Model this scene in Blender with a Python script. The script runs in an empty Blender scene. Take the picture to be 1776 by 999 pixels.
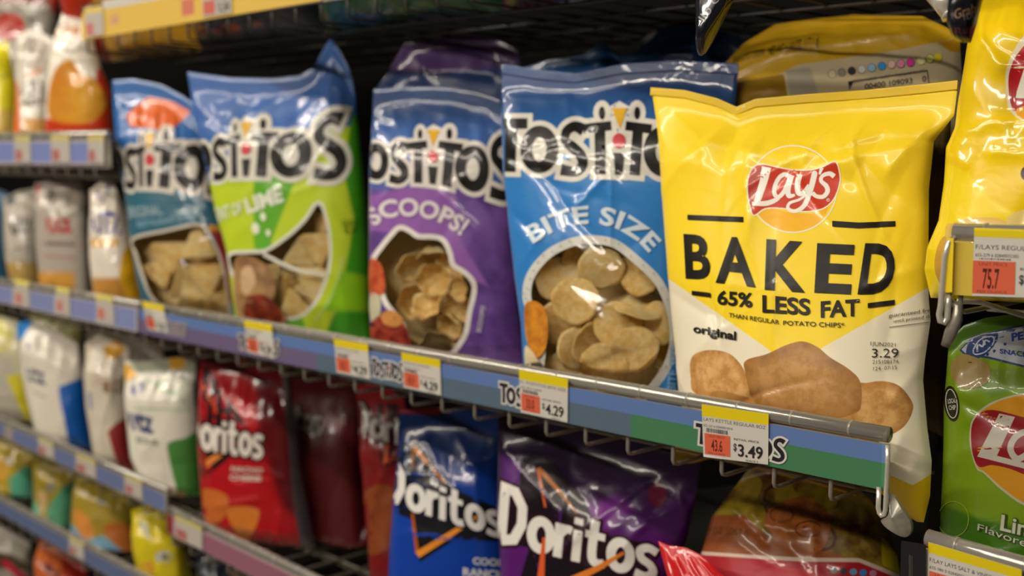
import bpy, bmesh, math, random
import numpy as np
from mathutils import Vector, Matrix, geometry
from mathutils.bvhtree import BVHTree

SC = bpy.context.scene
COL = SC.collection
PI = math.pi
# ---------------------------------------------------------------- camera measurement
FPX = 2000.0
PIT = math.atan(199.5 / FPX)
PSI = math.atan(1968 / 2010.0)
CAM = np.array([0.0, 0.0, 1.45])
FH = np.array([-math.cos(PSI), math.sin(PSI), 0.0])
RI = np.array([math.sin(PSI), math.cos(PSI), 0.0])
FW = FH * math.cos(PIT) + np.array([0, 0, -math.sin(PIT)])
UP = FH * math.sin(PIT) + np.array([0, 0, math.cos(PIT)])
YR = 0.735                       # plane of the price rails

def rays(p):
    p = np.asarray(p, float)
    return FW * FPX + RI * (p[..., 0:1] - 888) - UP * (p[..., 1:2] - 499.5)
def at(x, y, Y=YR):
    """the point seen at photo pixel x, y that lies on the upright plane at depth Y"""
    d = rays(np.array([x, y])); return CAM + d * (Y / d[1])
def atz(x, y, Z):
    d = rays(np.array([x, y])); return CAM + d * ((Z - CAM[2]) / d[2])
def on_plane(p, P0, n):
    d = rays(p); t = np.dot(P0 - CAM, n) / (d @ n)
    return CAM + d * t[..., None]
def project(P):
    v = P - CAM; z = v @ FW
    return np.stack([888 + FPX * (v @ RI) / z, 499.5 - FPX * (v @ UP) / z], -1)

# ---------------------------------------------------------------- objects
def tag(o, label=None, cat=None, group=None, kind=None):
    if label: o['label'] = label
    if cat: o['category'] = cat
    if group: o['group'] = group
    if kind: o['kind'] = kind
    return o
def empty(name, loc, rz=0.0):
    o = bpy.data.objects.new(name, None); COL.objects.link(o)
    o.empty_display_size = 0.02
    o.location = loc; o.rotation_euler = (0, 0, rz); return o
def mesh_obj(name, V, F, mats, mi=None, parent=None, smooth=True, origin=None, attrs=None, normals=None, uv=None):
    V = np.asarray(V, float)
    if origin is None:
        origin = np.zeros(3) if parent is not None else np.array([V[:, 0].mean(), V[:, 1].mean(), V[:, 2].min()])
    pl = np.array(parent.matrix_basis.translation) if parent is not None else np.zeros(3)
    me = bpy.data.meshes.new(name)
    me.from_pydata((V - pl - origin).tolist(), [], F)
    for m in (mats if isinstance(mats, list) else [mats]): me.materials.append(m)
    if mi is not None: me.polygons.foreach_set('material_index', np.asarray(mi, np.int32))
    if smooth: me.polygons.foreach_set('use_smooth', np.ones(len(F), bool))
    if attrs:
        for k, a in attrs.items():
            at_ = me.attributes.new(k, 'FLOAT', 'POINT'); at_.data.foreach_set('value', np.asarray(a, np.float32))
    me.update()
    if normals is not None: me.normals_split_custom_set_from_vertices(normals)
    o = bpy.data.objects.new(name, me); COL.objects.link(o)
    if parent is not None: o.parent = parent
    o.location = origin
    return o

class MB:
    """collects shapes into one mesh"""
    def __init__(s): s.V = []; s.F = []; s.M = []
    def add(s, V, F, m=0):
        b = len(s.V); s.V += [tuple(map(float, v)) for v in V]; s.F += [tuple(b + i for i in f) for f in F]; s.M += [m] * len(F); return s
    def box(s, lo, hi, m=0):
        x0, y0, z0 = lo; x1, y1, z1 = hi
        V = [(x0, y0, z0), (x1, y0, z0), (x1, y1, z0), (x0, y1, z0), (x0, y0, z1), (x1, y0, z1), (x1, y1, z1), (x0, y1, z1)]
        return s.add(V, [(0, 3, 2, 1), (4, 5, 6, 7), (0, 1, 5, 4), (1, 2, 6, 5), (2, 3, 7, 6), (3, 0, 4, 7)], m)
    def hexa(s, q0, q1, m=0):
        """two matching quads joined into a solid"""
        return s.add(list(q0) + list(q1), [(0, 3, 2, 1), (4, 5, 6, 7), (0, 1, 5, 4), (1, 2, 6, 5), (2, 3, 7, 6), (3, 0, 4, 7)], m)
    def tube(s, pts, r, n=8, m=0, cap=True):
        P = [Vector(p) for p in pts]; rings = []; pa = None
        for i, p in enumerate(P):
            t = (P[min(i + 1, len(P) - 1)] - P[max(i - 1, 0)]).normalized()
            a = (pa - t * pa.dot(t)) if pa is not None else t.cross(Vector((0.13, 0.31, 0.94)))
            if a.length < 1e-3: a = t.cross(Vector((1, 0.2, 0)))
            a.normalize(); b = t.cross(a); pa = a
            rr = r[i] if isinstance(r, (list, tuple)) else r
            rings.append([p + a * (rr * math.cos(2 * PI * k / n)) + b * (rr * math.sin(2 * PI * k / n)) for k in range(n)])
        V = [v for g in rings for v in g]; F = []
        for i in range(len(P) - 1):
            for k in range(n):
                F.append((i * n + k, i * n + (k + 1) % n, (i + 1) * n + (k + 1) % n, (i + 1) * n + k))
        if cap: F.append(tuple(range(n))[::-1]); F.append(tuple((len(P) - 1) * n + k for k in range(n)))
        return s.add(V, F, m)
    def ribbon(s, prof, x0, x1, thick, m=0, z1=0.0):
        """profile (list of y,z) given a thickness and drawn out along x; z1 = rise at x1"""
        n = len(prof); V = []
        nr = []
        for i in range(n):
            a = Vector(prof[max(i - 1, 0)]); b = Vector(prof[min(i + 1, n - 1)]); t = (b - a).normalized(); nr.append((-t.y * thick, t.x * thick))
        for x, dz in ((x0, 0), (x1, z1)):
            V += [(x, p[0], p[1] + dz) for p in prof] + [(x, p[0] + q[0], p[1] + q[1] + dz) for p, q in zip(prof, nr)]
        F = []
        for i in range(n - 1):
            F += [(i, i + 1, 2 * n + i + 1, 2 * n + i), (n + i, 3 * n + i, 3 * n + i + 1, n + i + 1),
                  (i, n + i, n + i + 1, i + 1), (2 * n + i, 2 * n + i + 1, 3 * n + i + 1, 3 * n + i)]
        F += [(0, 2 * n, 3 * n, n), (n - 1, 2 * n - 1, 4 * n - 1, 3 * n - 1)]
        return s.add(V, F, m)
    def build(s, name, mats, parent=None, smooth=False, origin=None):
        return mesh_obj(name, s.V, s.F, mats, s.M, parent, smooth, origin)

# ---------------------------------------------------------------- materials
def lin(h):
    if not isinstance(h, str): return h
    h = h.lstrip('#'); c = [int(h[i:i + 2], 16) / 255 for i in (0, 2, 4)]
    return tuple((v / 12.92 if v <= .04045 else ((v + .055) / 1.055) ** 2.4) for v in c) + (1.0,)
class NT:
    def __init__(s, m): s.t = m.node_tree; s.n = s.t.nodes; s.l = s.t.links
    def new(s, k, **kw):
        nd = s.n.new(k)
        for a, v in kw.items(): setattr(nd, a, v)
        return nd
    def link(s, a, b): s.l.new(a, b)
    def attr(s, name): nd = s.new('ShaderNodeAttribute'); nd.attribute_name = name; return nd.outputs['Fac']
    def smooth(s, val, a, b):
        nd = s.new('ShaderNodeMapRange', interpolation_type='SMOOTHSTEP'); s.link(val, nd.inputs['Value'])
        nd.inputs['From Min'].default_value = a; nd.inputs['From Max'].default_value = b; return nd.outputs['Result']
    def mix(s, f, a, b):
        nd = s.new('ShaderNodeMix', data_type='RGBA')
        if isinstance(f, float): nd.inputs['Factor'].default_value = f
        else: s.link(f, nd.inputs['Factor'])
        for i, v in ((6, a), (7, b)):
            if isinstance(v, tuple): nd.inputs[i].default_value = v
            else: s.link(v, nd.inputs[i])
        return nd.outputs[2]
    def noise(s, scale, detail=3, rough=.6, vec=None, dist=0):
        nd = s.new('ShaderNodeTexNoise'); nd.inputs['Scale'].default_value = scale; nd.inputs['Detail'].default_value = detail
        nd.inputs['Roughness'].default_value = rough; nd.inputs['Distortion'].default_value = dist
        s.link(vec if vec is not None else s.obj(), nd.inputs['Vector']); return nd.outputs['Fac']
    def obj(s):
        if not hasattr(s, '_o'): s._o = s.new('ShaderNodeTexCoord').outputs['Object']
        return s._o
    def color(s, c):
        """hex | ('noise', c1, c2, scale) | ('grad', attr, a, c1, b, c2)"""
        if isinstance(c, str): return lin(c)
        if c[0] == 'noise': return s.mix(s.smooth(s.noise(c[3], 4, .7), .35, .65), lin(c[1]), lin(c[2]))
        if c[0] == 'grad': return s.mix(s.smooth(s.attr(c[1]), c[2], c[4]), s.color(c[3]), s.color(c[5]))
        return c
def principled(name, col, rough=.4, metal=0, coat=0, spec=.5, bump=None, noise=None, alpha=1, emit=None, trans=0, ior=1.45):
    m = bpy.data.materials.new(name); m.use_nodes = True; T = NT(m); p = T.n['Principled BSDF']
    c = T.color(col)
    if noise: c = T.mix(T.smooth(T.noise(noise[1], 4, .65), .3, .7), c, lin(noise[0]))
    if isinstance(c, tuple): p.inputs['Base Color'].default_value = c
    else: T.link(c, p.inputs['Base Color'])
    p.inputs['Roughness'].default_value = rough; p.inputs['Metallic'].default_value = metal
    p.inputs['Coat Weight'].default_value = coat; p.inputs['Coat Roughness'].default_value = .08
    p.inputs['Specular IOR Level'].default_value = spec; p.inputs['IOR'].default_value = ior
    p.inputs['Transmission Weight'].default_value = trans; p.inputs['Alpha'].default_value = alpha
    if emit: p.inputs['Emission Color'].default_value = lin(emit[0]); p.inputs['Emission Strength'].default_value = emit[1]
    if bump:
        b = T.new('ShaderNodeBump'); b.inputs['Strength'].default_value = bump[0]; b.inputs['Distance'].default_value = bump[2]
        T.link(T.noise(bump[1], 4, .6), b.inputs['Height']); T.link(b.outputs[0], p.inputs['Normal'])
    return m
def film(name, col, regions=(), rough=.32, coat=.35, window=None, bump=.35, bscale=26, spec=.28):
    """printed plastic film. regions: (attribute, offset, softness, colour). window: (attribute, offset) clear part"""
    m = bpy.data.materials.new(name); m.use_nodes = True; T = NT(m); p = T.n['Principled BSDF']
    c = T.color(col)
    for a, off, soft, rc in regions:
        c = T.mix(T.smooth(T.attr(a), off - soft, off + soft), c, T.color(rc))
    if isinstance(c, tuple): p.inputs['Base Color'].default_value = c
    else: T.link(c, p.inputs['Base Color'])
    p.inputs['Roughness'].default_value = rough; p.inputs['Coat Weight'].default_value = coat
    p.inputs['Coat Roughness'].default_value = .055; p.inputs['Specular IOR Level'].default_value = spec
    b = T.new('ShaderNodeBump'); b.inputs['Strength'].default_value = bump * .7; b.inputs['Distance'].default_value = .003
    T.link(T.noise(bscale, 3, .55, dist=.6), b.inputs['Height']); T.link(b.outputs[0], p.inputs['Normal']); T.link(b.outputs[0], p.inputs['Coat Normal'])
    if window:
        tr = T.new('ShaderNodeBsdfTransparent'); tr.inputs[0].default_value = (1, .99, .97, 1)
        gl = T.new('ShaderNodeBsdfGlossy'); gl.inputs['Roughness'].default_value = .1; T.link(b.outputs[0], gl.inputs['Normal'])
        fr = T.new('ShaderNodeFresnel'); fr.inputs[0].default_value = 1.5; T.link(b.outputs[0], fr.inputs['Normal'])
        mx = T.new('ShaderNodeMixShader'); T.link(fr.outputs[0], mx.inputs[0]); T.link(tr.outputs[0], mx.inputs[1]); T.link(gl.outputs[0], mx.inputs[2])
        m2 = T.new('ShaderNodeMixShader'); T.link(T.smooth(T.attr(window[0]), window[1] - .7, window[1] + .7), m2.inputs[0])
        T.link(p.outputs[0], m2.inputs[1]); T.link(mx.outputs[0], m2.inputs[2])
        T.link(m2.outputs[0], T.n['Material Output'].inputs['Surface'])
    return m
_ink = {}
def ink(col, rough=.4, coat=.25, bump=.35, bscale=26):
    k = (str(col), rough, coat, bump, bscale)
    if k not in _ink: _ink[k] = film('ink_%d' % len(_ink), col, rough=rough, coat=coat, bump=bump, bscale=bscale)
    return _ink[k]

# ---------------------------------------------------------------- flat art
def smooth_pts(pts, n=8, closed=False):
    P = np.asarray(pts, float); N = len(P); out = []
    rng = range(N) if closed else range(N - 1)
    for i in rng:
        if closed: a, b, c, d = P[(i - 1) % N], P[i], P[(i + 1) % N], P[(i + 2) % N]
        else: a, b, c, d = P[max(i - 1, 0)], P[i], P[i + 1], P[min(i + 2, N - 1)]
        for k in range(n):
            t = k / n
            out.append(.5 * ((2 * b) + (-a + c) * t + (2 * a - 5 * b + 4 * c - d) * t * t + (-a + 3 * b - 3 * c + d) * t ** 3))
    if not closed: out.append(P[-1])
    return np.array(out)
def resample(pts, n):
    P = np.asarray(pts, float); s = np.r_[0, np.cumsum(np.hypot(*np.diff(P, axis=0).T))]; s /= s[-1]
    t = np.linspace(0, 1, n); return np.stack([np.interp(t, s, P[:, 0]), np.interp(t, s, P[:, 1])], -1)
def sdf(poly, p):
    """signed distance, positive inside"""
    A = np.asarray(poly, float); B = np.roll(A, -1, 0)
    d = np.full(len(p), 1e9); ins = np.zeros(len(p), bool)
    for a, b in zip(A, B):
        e = b - a; L = e @ e
        if L < 1e-12: continue
        w = p - a; t = np.clip(w @ e / L, 0, 1); q = w - t[:, None] * e; d = np.minimum(d, (q ** 2).sum(1))
        c = (a[1] > p[:, 1]) != (b[1] > p[:, 1])
        if c.any():
            xi = (b[0] - a[0]) * (p[:, 1] - a[1]) / ((b[1] - a[1]) or 1e-9) + a[0]; ins ^= c & (p[:, 0] < xi)
    d = np.sqrt(d); return np.where(ins, d, -d)
def circle(cx, cy, rx, ry=None, n=28, a0=0, a1=2 * PI, rot=0):
    ry = rx if ry is None else ry; out = []
    for k in range(n):
        t = a0 + (a1 - a0) * k / (n if abs(a1 - a0 - 2 * PI) < 1e-6 else n - 1)
        x, y = rx * math.cos(t), ry * math.sin(t); out.append((cx + x * math.cos(rot) - y * math.sin(rot), cy + x * math.sin(rot) + y * math.cos(rot)))
    return out
def quadmap(TL, TR, BR, BL):
    TL, TR, BR, BL = map(np.array, (TL, TR, BR, BL))
    return lambda s, t: (BL * (1 - s) + BR * s) * (1 - t) + (TL * (1 - s) + TR * s) * t
def colmap(cols):
    """cols: (s, top px, bottom px): a word laid over uneven columns"""
    S = [c[0] for c in cols]; A = np.array([list(c[1]) + list(c[2]) for c in cols], float)
    def f(s, t):
        if s <= S[0]: i = 0
        elif s >= S[-1]: i = len(S) - 2
        else: i = max(k for k in range(len(S) - 1) if S[k] <= s)
        w = (s - S[i]) / (S[i + 1] - S[i]); v = A[i] * (1 - w) + A[i + 1] * w
        return v[:2] * t + v[2:] * (1 - t)
    return f
def arcmap(pts, h):
    """text along a curved baseline, h = cap height in pixels"""
    P = smooth_pts(pts, 12); L = np.r_[0, np.cumsum(np.hypot(*np.diff(P, axis=0).T))]; tot = L[-1]
    def f(s, t):
        d = s * tot; x = np.interp(d, L, P[:, 0]); y = np.interp(d, L, P[:, 1]); e = 3.0
        x2 = np.interp(min(d + e, tot), L, P[:, 0]) - np.interp(max(d - e, 0), L, P[:, 0]); y2 = np.interp(min(d + e, tot), L, P[:, 1]) - np.interp(max(d - e, 0), L, P[:, 1])
        q = math.hypot(x2, y2); return np.array([x + t * h * y2 / q, y - t * h * x2 / q])
    return f
_txt = {}
def text_mesh(s, bold, spacing=1.0):
    k = (s, bold, spacing)
    if k in _txt: return _txt[k]
    cu = bpy.data.curves.new('t', 'FONT'); cu.body = s; cu.offset = bold; cu.space_character = spacing; cu.resolution_u = 4; cu.fill_mode = 'FRONT' if hasattr(cu, 'fill_mode') else None
    o = bpy.data.objects.new('t', cu); me = bpy.data.meshes.new_from_object(o)
    V = np.array([v.co[:2] for v in me.vertices]); F = [tuple(p.vertices) for p in me.polygons]
    bpy.data.objects.remove(o); bpy.data.curves.remove(cu); bpy.data.meshes.remove(me)
    V[:, 0] -= V[:, 0].min(); w = V[:, 0].max()
    _txt[k] = (V / np.array([w, .73]) , F); return _txt[k]

class Art:
    def __init__(s, cell=6.0): s.items = []; s.cell = cell
    def _add(s, V, F, col, **kw): s.items.append((np.array(V, float), F, col, kw))
    def poly(s, pts, col, smooth=False, **kw):
        P = smooth_pts(pts, 6, True) if smooth else np.asarray(pts, float)
        tr = geometry.tessellate_polygon([[Vector((p[0], p[1], 0)) for p in P]])
        s._add(P, [tuple(t) for t in tr], col, **kw)
    def strokes(s, lines, w, col, M=None, cap='butt', smooth=True, grow=0.0, **kw):
        """lines: polylines (or (polyline, width) or (polyline,width,'closed')) ; M maps unit space to pixels"""
        V = []; F = []
        for ln in lines:
            closed = False; ww = w; sm = smooth; cp = cap
            if isinstance(ln, dict): closed = ln.get('closed', False); ww = ln.get('w', w); sm = ln.get('smooth', smooth); cp = ln.get('cap', cap); ln = ln['p']
            P = smooth_pts(ln, 6, closed) if sm and len(ln) > 2 else np.asarray(ln, float)
            n = len(P)
            if closed: T = np.roll(P, -1, 0) - np.roll(P, 1, 0)
            else: T = np.gradient(P, axis=0) if n > 2 else np.repeat((P[1:] - P[:1]), 2, 0)
            T = T / np.maximum(np.hypot(T[:, 0], T[:, 1]), 1e-9)[:, None]; N = np.stack([-T[:, 1], T[:, 0]], -1)
            if not sm and n > 2 and not closed:     # mitred corners
                for i in range(1, n - 1):
                    a = P[i] - P[i - 1]; b = P[i + 1] - P[i]; a = a / np.hypot(*a); b = b / np.hypot(*b)
                    t = a + b; t = t / max(np.hypot(*t), .3); N[i] = np.array([-t[1], t[0]]) / max(abs(t @ a), .45)
            if isinstance(ww, (list, tuple)): W = np.interp(np.linspace(0, 1, n), np.linspace(0, 1, len(ww)), ww) / 2 + grow
            else: W = np.full(n, ww / 2 + grow)
            if not closed and cp == 'butt' and grow:
                P = P.copy(); P[0] -= T[0] * grow; P[-1] += T[-1] * grow
            b0 = len(V); V += list(P + N * W[:, None]) + list(P - N * W[:, None])
            for i in range(n if closed else n - 1):
                j = (i + 1) % n; F.append((b0 + i, b0 + j, b0 + n + j, b0 + n + i))
            if not closed and cp == 'round':
                for e, sg in ((0, -1), (n - 1, 1)):
                    c = len(V); V.append(P[e]); K = 8; a0 = math.atan2(N[e][1], N[e][0])
                    for k in range(K + 1):
                        a = a0 - sg * PI * k / K; V.append(P[e] + W[e] * np.array([math.cos(a), math.sin(a)]))
                    for k in range(K): F.append((c, c + 1 + k, c + 2 + k))
        if M is not None: V = [M(v[0], v[1]) for v in V]
        s._add(V, F, col, **kw)
    def text(s, t, M, col, bold=0.0, spacing=1.0, **kw):
        V, F = text_mesh(t, bold, spacing)
        if isinstance(M, (list, tuple)): M = quadmap(*M)
        s._add([M(v[0], v[1]) for v in V], F, col, **kw)
    def letters(s, t, quads, col, bold=0.0, **kw):
        for c, q in zip(t, quads): s.text(c, q, col, bold, **kw)
    def cut(s, V, F):
        """slice the flat shapes so they can follow a curved surface"""
        bm = bmesh.new(); vs = [bm.verts.new((v[0], v[1], 0)) for v in V]
        for f in F:
            try: bm.faces.new([vs[i] for i in f])
            except ValueError: pass
        lo, hi = V.min(0), V.max(0); c = s.cell
        for ax in (0, 1):
            k = math.floor(lo[ax] / c) + 1
            while k * c < hi[ax]:
                co = [0, 0, 0]; co[ax] = k * c; no = [0, 0, 0]; no[ax] = 1
                bmesh.ops.bisect_plane(bm, geom=bm.verts[:] + bm.edges[:] + bm.faces[:], dist=1e-4, plane_co=co, plane_no=no); k += 1
        bm.verts.index_update()
        V2 = np.array([v.co[:2] for v in bm.verts]); F2 = [tuple(v.index for v in f.verts) for f in bm.faces]; bm.free()
        return V2, F2
    def lay(s, hit, base=.00012, step=.00003):
        """returns verts, faces, colours, normals of everything laid on the surface hit(px)->(P,N)"""
        OV = []; OF = []; OC = []; ON = []
        for i, (V, F, col, kw) in enumerate(s.items):
            if len(V) == 0: continue
            V2, F2 = s.cut(V, F); idx = {}; R = rays(V2); off = base + step * i
            for j in range(len(V2)):
                h = hit(R[j])
                if h is None: continue
                idx[j] = len(OV); OV.append(h[0] + h[1] * off); ON.append(h[1])
            for f in F2:
                if all(j in idx for j in f):
                    g = [idx[j] for j in f]
                    a, b, c = OV[g[0]], OV[g[1]], OV[g[2]]
                    nn = np.cross(b - a, c - a)
                    if nn @ ON[g[0]] < 0: g = g[::-1]
                    OF.append(tuple(g)); OC.append(col)
        return OV, OF, OC, ON
def plane_hit(Y, n=(0, -1, 0)):
    n = np.array(n, float)
    return lambda d: (CAM + d * (Y / d[1]), n)
def flat_art(name, art, Y, inkargs=None, parent=None, base_solid=None, origin=None):
    """a flat printed thing on the plane Y: base_solid = (px quad TL TR BR BL, colour, thickness)"""
    V = []; F = []; C = []
    if base_solid:
        q, col, th = base_solid; f = [at(x, y, Y) for x, y in q]; b = [p + np.array([0, th, 0]) for p in f]
        V += f + b; F += [(0, 1, 2, 3)[::-1], (4, 5, 6, 7), (0, 4, 5, 1)[::-1], (1, 5, 6, 2)[::-1], (2, 6, 7, 3)[::-1], (3, 7, 4, 0)[::-1]]; C += [col] * 6
    a = Art(1e6); a.items = art.items
    OV, OF, OC, ON = a.lay(plane_hit(Y), .00008, .000012)
    b0 = len(V); V += OV; F += [tuple(b0 + i for i in f) for f in OF]; C += OC
    cols = list(dict.fromkeys(C)); kw = inkargs or dict(rough=.5, coat=0, bump=0)
    return mesh_obj(name, V, F, [ink(c, **kw) for c in cols], [cols.index(c) for c in C], parent, False, origin=origin)

# ---------------------------------------------------------------- bags
SURF = {}
def bag(name, label, cat, L, R, T, B, Y, yaw=25, lean=8, thick=.035, floor=None, back=.6, col='#ffffff', regions=(), polys=None,
        art=None, nu=64, nv=90, seed=1, creases=26, amp=.0022, rough=.32, coat=.35, bump=.35, bscale=26, window=None, inside='#8a6a3a',
        group=None, folds=(), topflat=.05, topk=.23, botk=.14, side=.5, seal=None, pleat=.45):
    rnd = random.Random(seed)
    L = list(L); R = list(R); T = [L[0]] + list(T) + [R[0]]; B = [L[-1]] + list(B) + [R[-1]]
    Lc = resample(L, nv + 1); Rc = resample(R, nv + 1); Tc = resample(T, nu + 1); Bc = resample(B, nu + 1)
    u = np.linspace(0, 1, nu + 1); v = np.linspace(0, 1, nv + 1); U, Vv = np.meshgrid(u, v)
    c = (Lc[:, None] * (1 - U)[..., None] + Rc[:, None] * U[..., None] + Tc[None] * (1 - Vv)[..., None] + Bc[None] * Vv[..., None]
         - (np.array(L[0]) * ((1 - U) * (1 - Vv))[..., None] + np.array(R[0]) * (U * (1 - Vv))[..., None] + np.array(L[-1]) * ((1 - U) * Vv)[..., None] + np.array(R[-1]) * (U * Vv)[..., None]))
    ya, le = math.radians(yaw), math.radians(lean)
    n0 = np.array([math.sin(ya), -math.cos(ya), 0]); n = n0 * math.cos(le) + np.array([0, 0, math.sin(le)])
    P0 = at(L[-1][0], L[-1][1], Y)
    P = on_plane(c, P0, n)
    if floor is not None:
        dz = P[-1, :, 2] - floor
        upv = np.array([0, 0, 1.0]) * math.cos(le) - n0 * math.sin(le)
        P -= upv * (dz[None, :] * Vv ** 5 / math.cos(le))[..., None]
    W = np.linalg.norm(P[nv // 2, -1] - P[nv // 2, 0]); H = np.linalg.norm(P[-1, nu // 2] - P[0, nu // 2])
    sm = lambda x: np.clip(x, 0, 1) ** 2 * (3 - 2 * np.clip(x, 0, 1))
    prof = np.clip(1 - np.abs(2 * U - 1) ** 2.4, 0, 1) ** side
    gv = sm((Vv - topflat) / topk) ** .75 * np.clip((1 - Vv) / botk, 0, 1) ** .5 * (1 - .35 * np.maximum(0, 1 - Vv / .75))
    gv = np.where(Vv > 1 - 1e-6, 0, gv)
    D = thick * prof * gv
    x, y = U * W, Vv * H
    h = np.zeros_like(U)
    for k in range(creases):
        cx, cy = rnd.uniform(.05, .95) * W, H * (rnd.uniform(.04, .35) if rnd.random() < .45 else (rnd.uniform(.75, .97) if rnd.random() < .4 else rnd.uniform(.3, .8)))
        a = rnd.uniform(0, PI); l = rnd.uniform(.02, .07) * (H / .28); wd = rnd.uniform(.0025, .009); am = rnd.uniform(.3, 1.0) * amp * rnd.choice((-1, 1, 1))
        dx, dy = x - cx, y - cy; al = dx * math.cos(a) + dy * math.sin(a); pe = -dx * math.sin(a) + dy * math.cos(a)
        pe = pe + .12 * al * al / l
        h += am * np.exp(-np.sqrt((pe / wd) ** 2 + .04) + .2) * np.exp(-(al / l) ** 2)
    for k in range(7):           # broad dents
        cx, cy = rnd.uniform(0, 1) * W, rnd.uniform(.1, 1) * H; r = rnd.uniform(.03, .07)
        h += rnd.uniform(-1, 1) * amp * 1.6 * np.exp(-((x - cx) ** 2 + (y - cy) ** 2) / r ** 2)
    pl = sum(math.cos(k) * 0 + np.sin(U * PI * f + ph) * w_ for k, f, ph, w_ in ((0, 7 + rnd.random() * 4, rnd.random() * 6, 1.0), (1, 15 + rnd.random() * 6, rnd.random() * 6, .6)))
    h += amp * pleat * pl * (np.exp(-((Vv - .16) / .1) ** 2) + .8 * np.exp(-((Vv - .93) / .05) ** 2))
    pxs = project(P.reshape(-1, 3)).reshape(P.shape[:2] + (2,))
    for (p0, p1, wd, am) in folds:   # measured folds: pixel segment, width mm, height mm
        a_, b_ = np.array(p0, float), np.array(p1, float); e = b_ - a_; Ln = np.hypot(*e); e /= Ln
        q = pxs - a_; al = q @ e; pe = q @ np.array([-e[1], e[0]])
        sc = W / max(np.hypot(*(pxs[nv // 2, -1] - pxs[nv // 2, 0])), 1) * 1000
        over = np.maximum(0, np.maximum(-al, al - Ln)); tap = np.exp(-(over / 14) ** 2)
        h += am / 1000 * np.exp(-np.sqrt((pe * sc / wd) ** 2 + .02) + .14) * tap
    edge = np.clip(D / (thick * .35), 0, 1) ** .7
    crimp = .0005 * np.sin(Vv * H / .0024 * PI) * (Vv < topflat * .8)
    rim = (U > 0) * (U < 1) * (Vv > 0) * (Vv < 1)
    DF = D + h * np.maximum(edge, .25) * rim + crimp * rim
    DF = np.where(rim, np.maximum(DF, .0006), 0)
    front = P + n * DF[..., None]
    DB = back * D + .3 * np.abs(h) * edge * rim
    DB = np.where(rim, np.maximum(DB, .0006), 0)
    backg = P - n * DB[..., None]
    nf = (nv + 1) * (nu + 1)
    V = np.concatenate([front.reshape(-1, 3), backg.reshape(-1, 3)])
    idx = lambda j, i: j * (nu + 1) + i
    F = []; 
    for j in range(nv):
        for i in range(nu): F.append((idx(j, i), idx(j + 1, i), idx(j + 1, i + 1), idx(j, i + 1)))
    nF = len(F)
    ring = lambda k: nf + k
    onrim = lambda k: (k % (nu + 1) in (0, nu)) or (k // (nu + 1) in (0, nv))
    bk = lambda k: k if onrim(k) else nf + k
    F += [tuple(bk(k) for k in f[::-1]) for f in F[:nF]]
    mi = [0] * nF + [1] * nF
    # tidy: drop unused
    used = np.zeros(len(V), bool); used[np.array(F).ravel()] = True; remap = np.cumsum(used) - 1
    V = V[used]; F = [tuple(int(remap[k]) for k in f) for f in F]
    # vertex normals of front
    tri = np.array(F); e1 = V[tri[:, 2]] - V[tri[:, 0]]; e2 = V[tri[:, 3]] - V[tri[:, 1]]; fn = np.cross(e1, e2)
    fn /= np.maximum(np.linalg.norm(fn, axis=1), 1e-12)[:, None]
    N = np.zeros_like(V)
    for k in range(4): np.add.at(N, tri[:nF, k], fn[:nF])
    Nb = np.zeros_like(V)
    for k in range(4): np.add.at(Nb, tri[nF:, k], fn[nF:])
    isf = np.arange(len(V)) < nf
    N = np.where(isf[:, None], N, Nb); N /= np.maximum(np.linalg.norm(N, axis=1), 1e-12)[:, None]
    PX = project(V)
    attrs = {'px': PX[:, 0], 'py': PX[:, 1]}
    attrs['vv'] = np.concatenate([Vv.ravel(), Vv.ravel()])[used]; attrs['uu'] = np.concatenate([U.ravel(), U.ravel()])[used]
    for k, pg in (polys or {}).items():
        attrs[k] = np.clip(sdf(pg, PX), -60, 60)
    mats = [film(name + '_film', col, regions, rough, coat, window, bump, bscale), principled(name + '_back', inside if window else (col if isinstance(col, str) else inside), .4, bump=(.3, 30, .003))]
    if art is None: art = Art()
    bvh = BVHTree.FromPolygons([Vector(p) for p in V[:nf]], F[:nF])
    def hit(d, V=V, F=list(F), N=N):
        r = bvh.ray_cast(Vector(CAM), Vector(d).normalized())
        if r[0] is None: return None
        f = F[r[2]]; p = np.array(r[0]); w = np.array([1 / (np.linalg.norm(p - V[k]) + 1e-6) for k in f]); nn = (N[list(f)] * w[:, None]).sum(0)
        if nn @ np.array(r[1]) < 0: nn = -nn
        nn = nn / np.linalg.norm(nn)
        if nn @ d > 0: nn = np.array(r[1])
        return p, nn
    OV, OF, OC, ON = art.lay(hit)
    if OV:
        cols = list(dict.fromkeys(map(str, OC))); cm = {str(c): c for c in OC}; b0 = len(V)
        V = np.concatenate([V, np.array(OV)]); N = np.concatenate([N, np.array(ON)])
        F += [tuple(b0 + k for k in f) for f in OF]; mi += [2 + cols.index(str(c)) for c in OC]
        mats += [ink(cm[c], rough=rough, coat=coat, bump=bump, bscale=bscale) for c in cols]
        for k in attrs: attrs[k] = np.concatenate([attrs[k], np.full(len(OV), -60.0)])
    o = mesh_obj(name, V, F, mats, mi, None, True, attrs=attrs, normals=[tuple(q) for q in N])
    # object coordinates must match between film and inks: shared origin, done
    tag(o, label, cat, group)
    SURF[o.name] = (hit, n)
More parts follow.
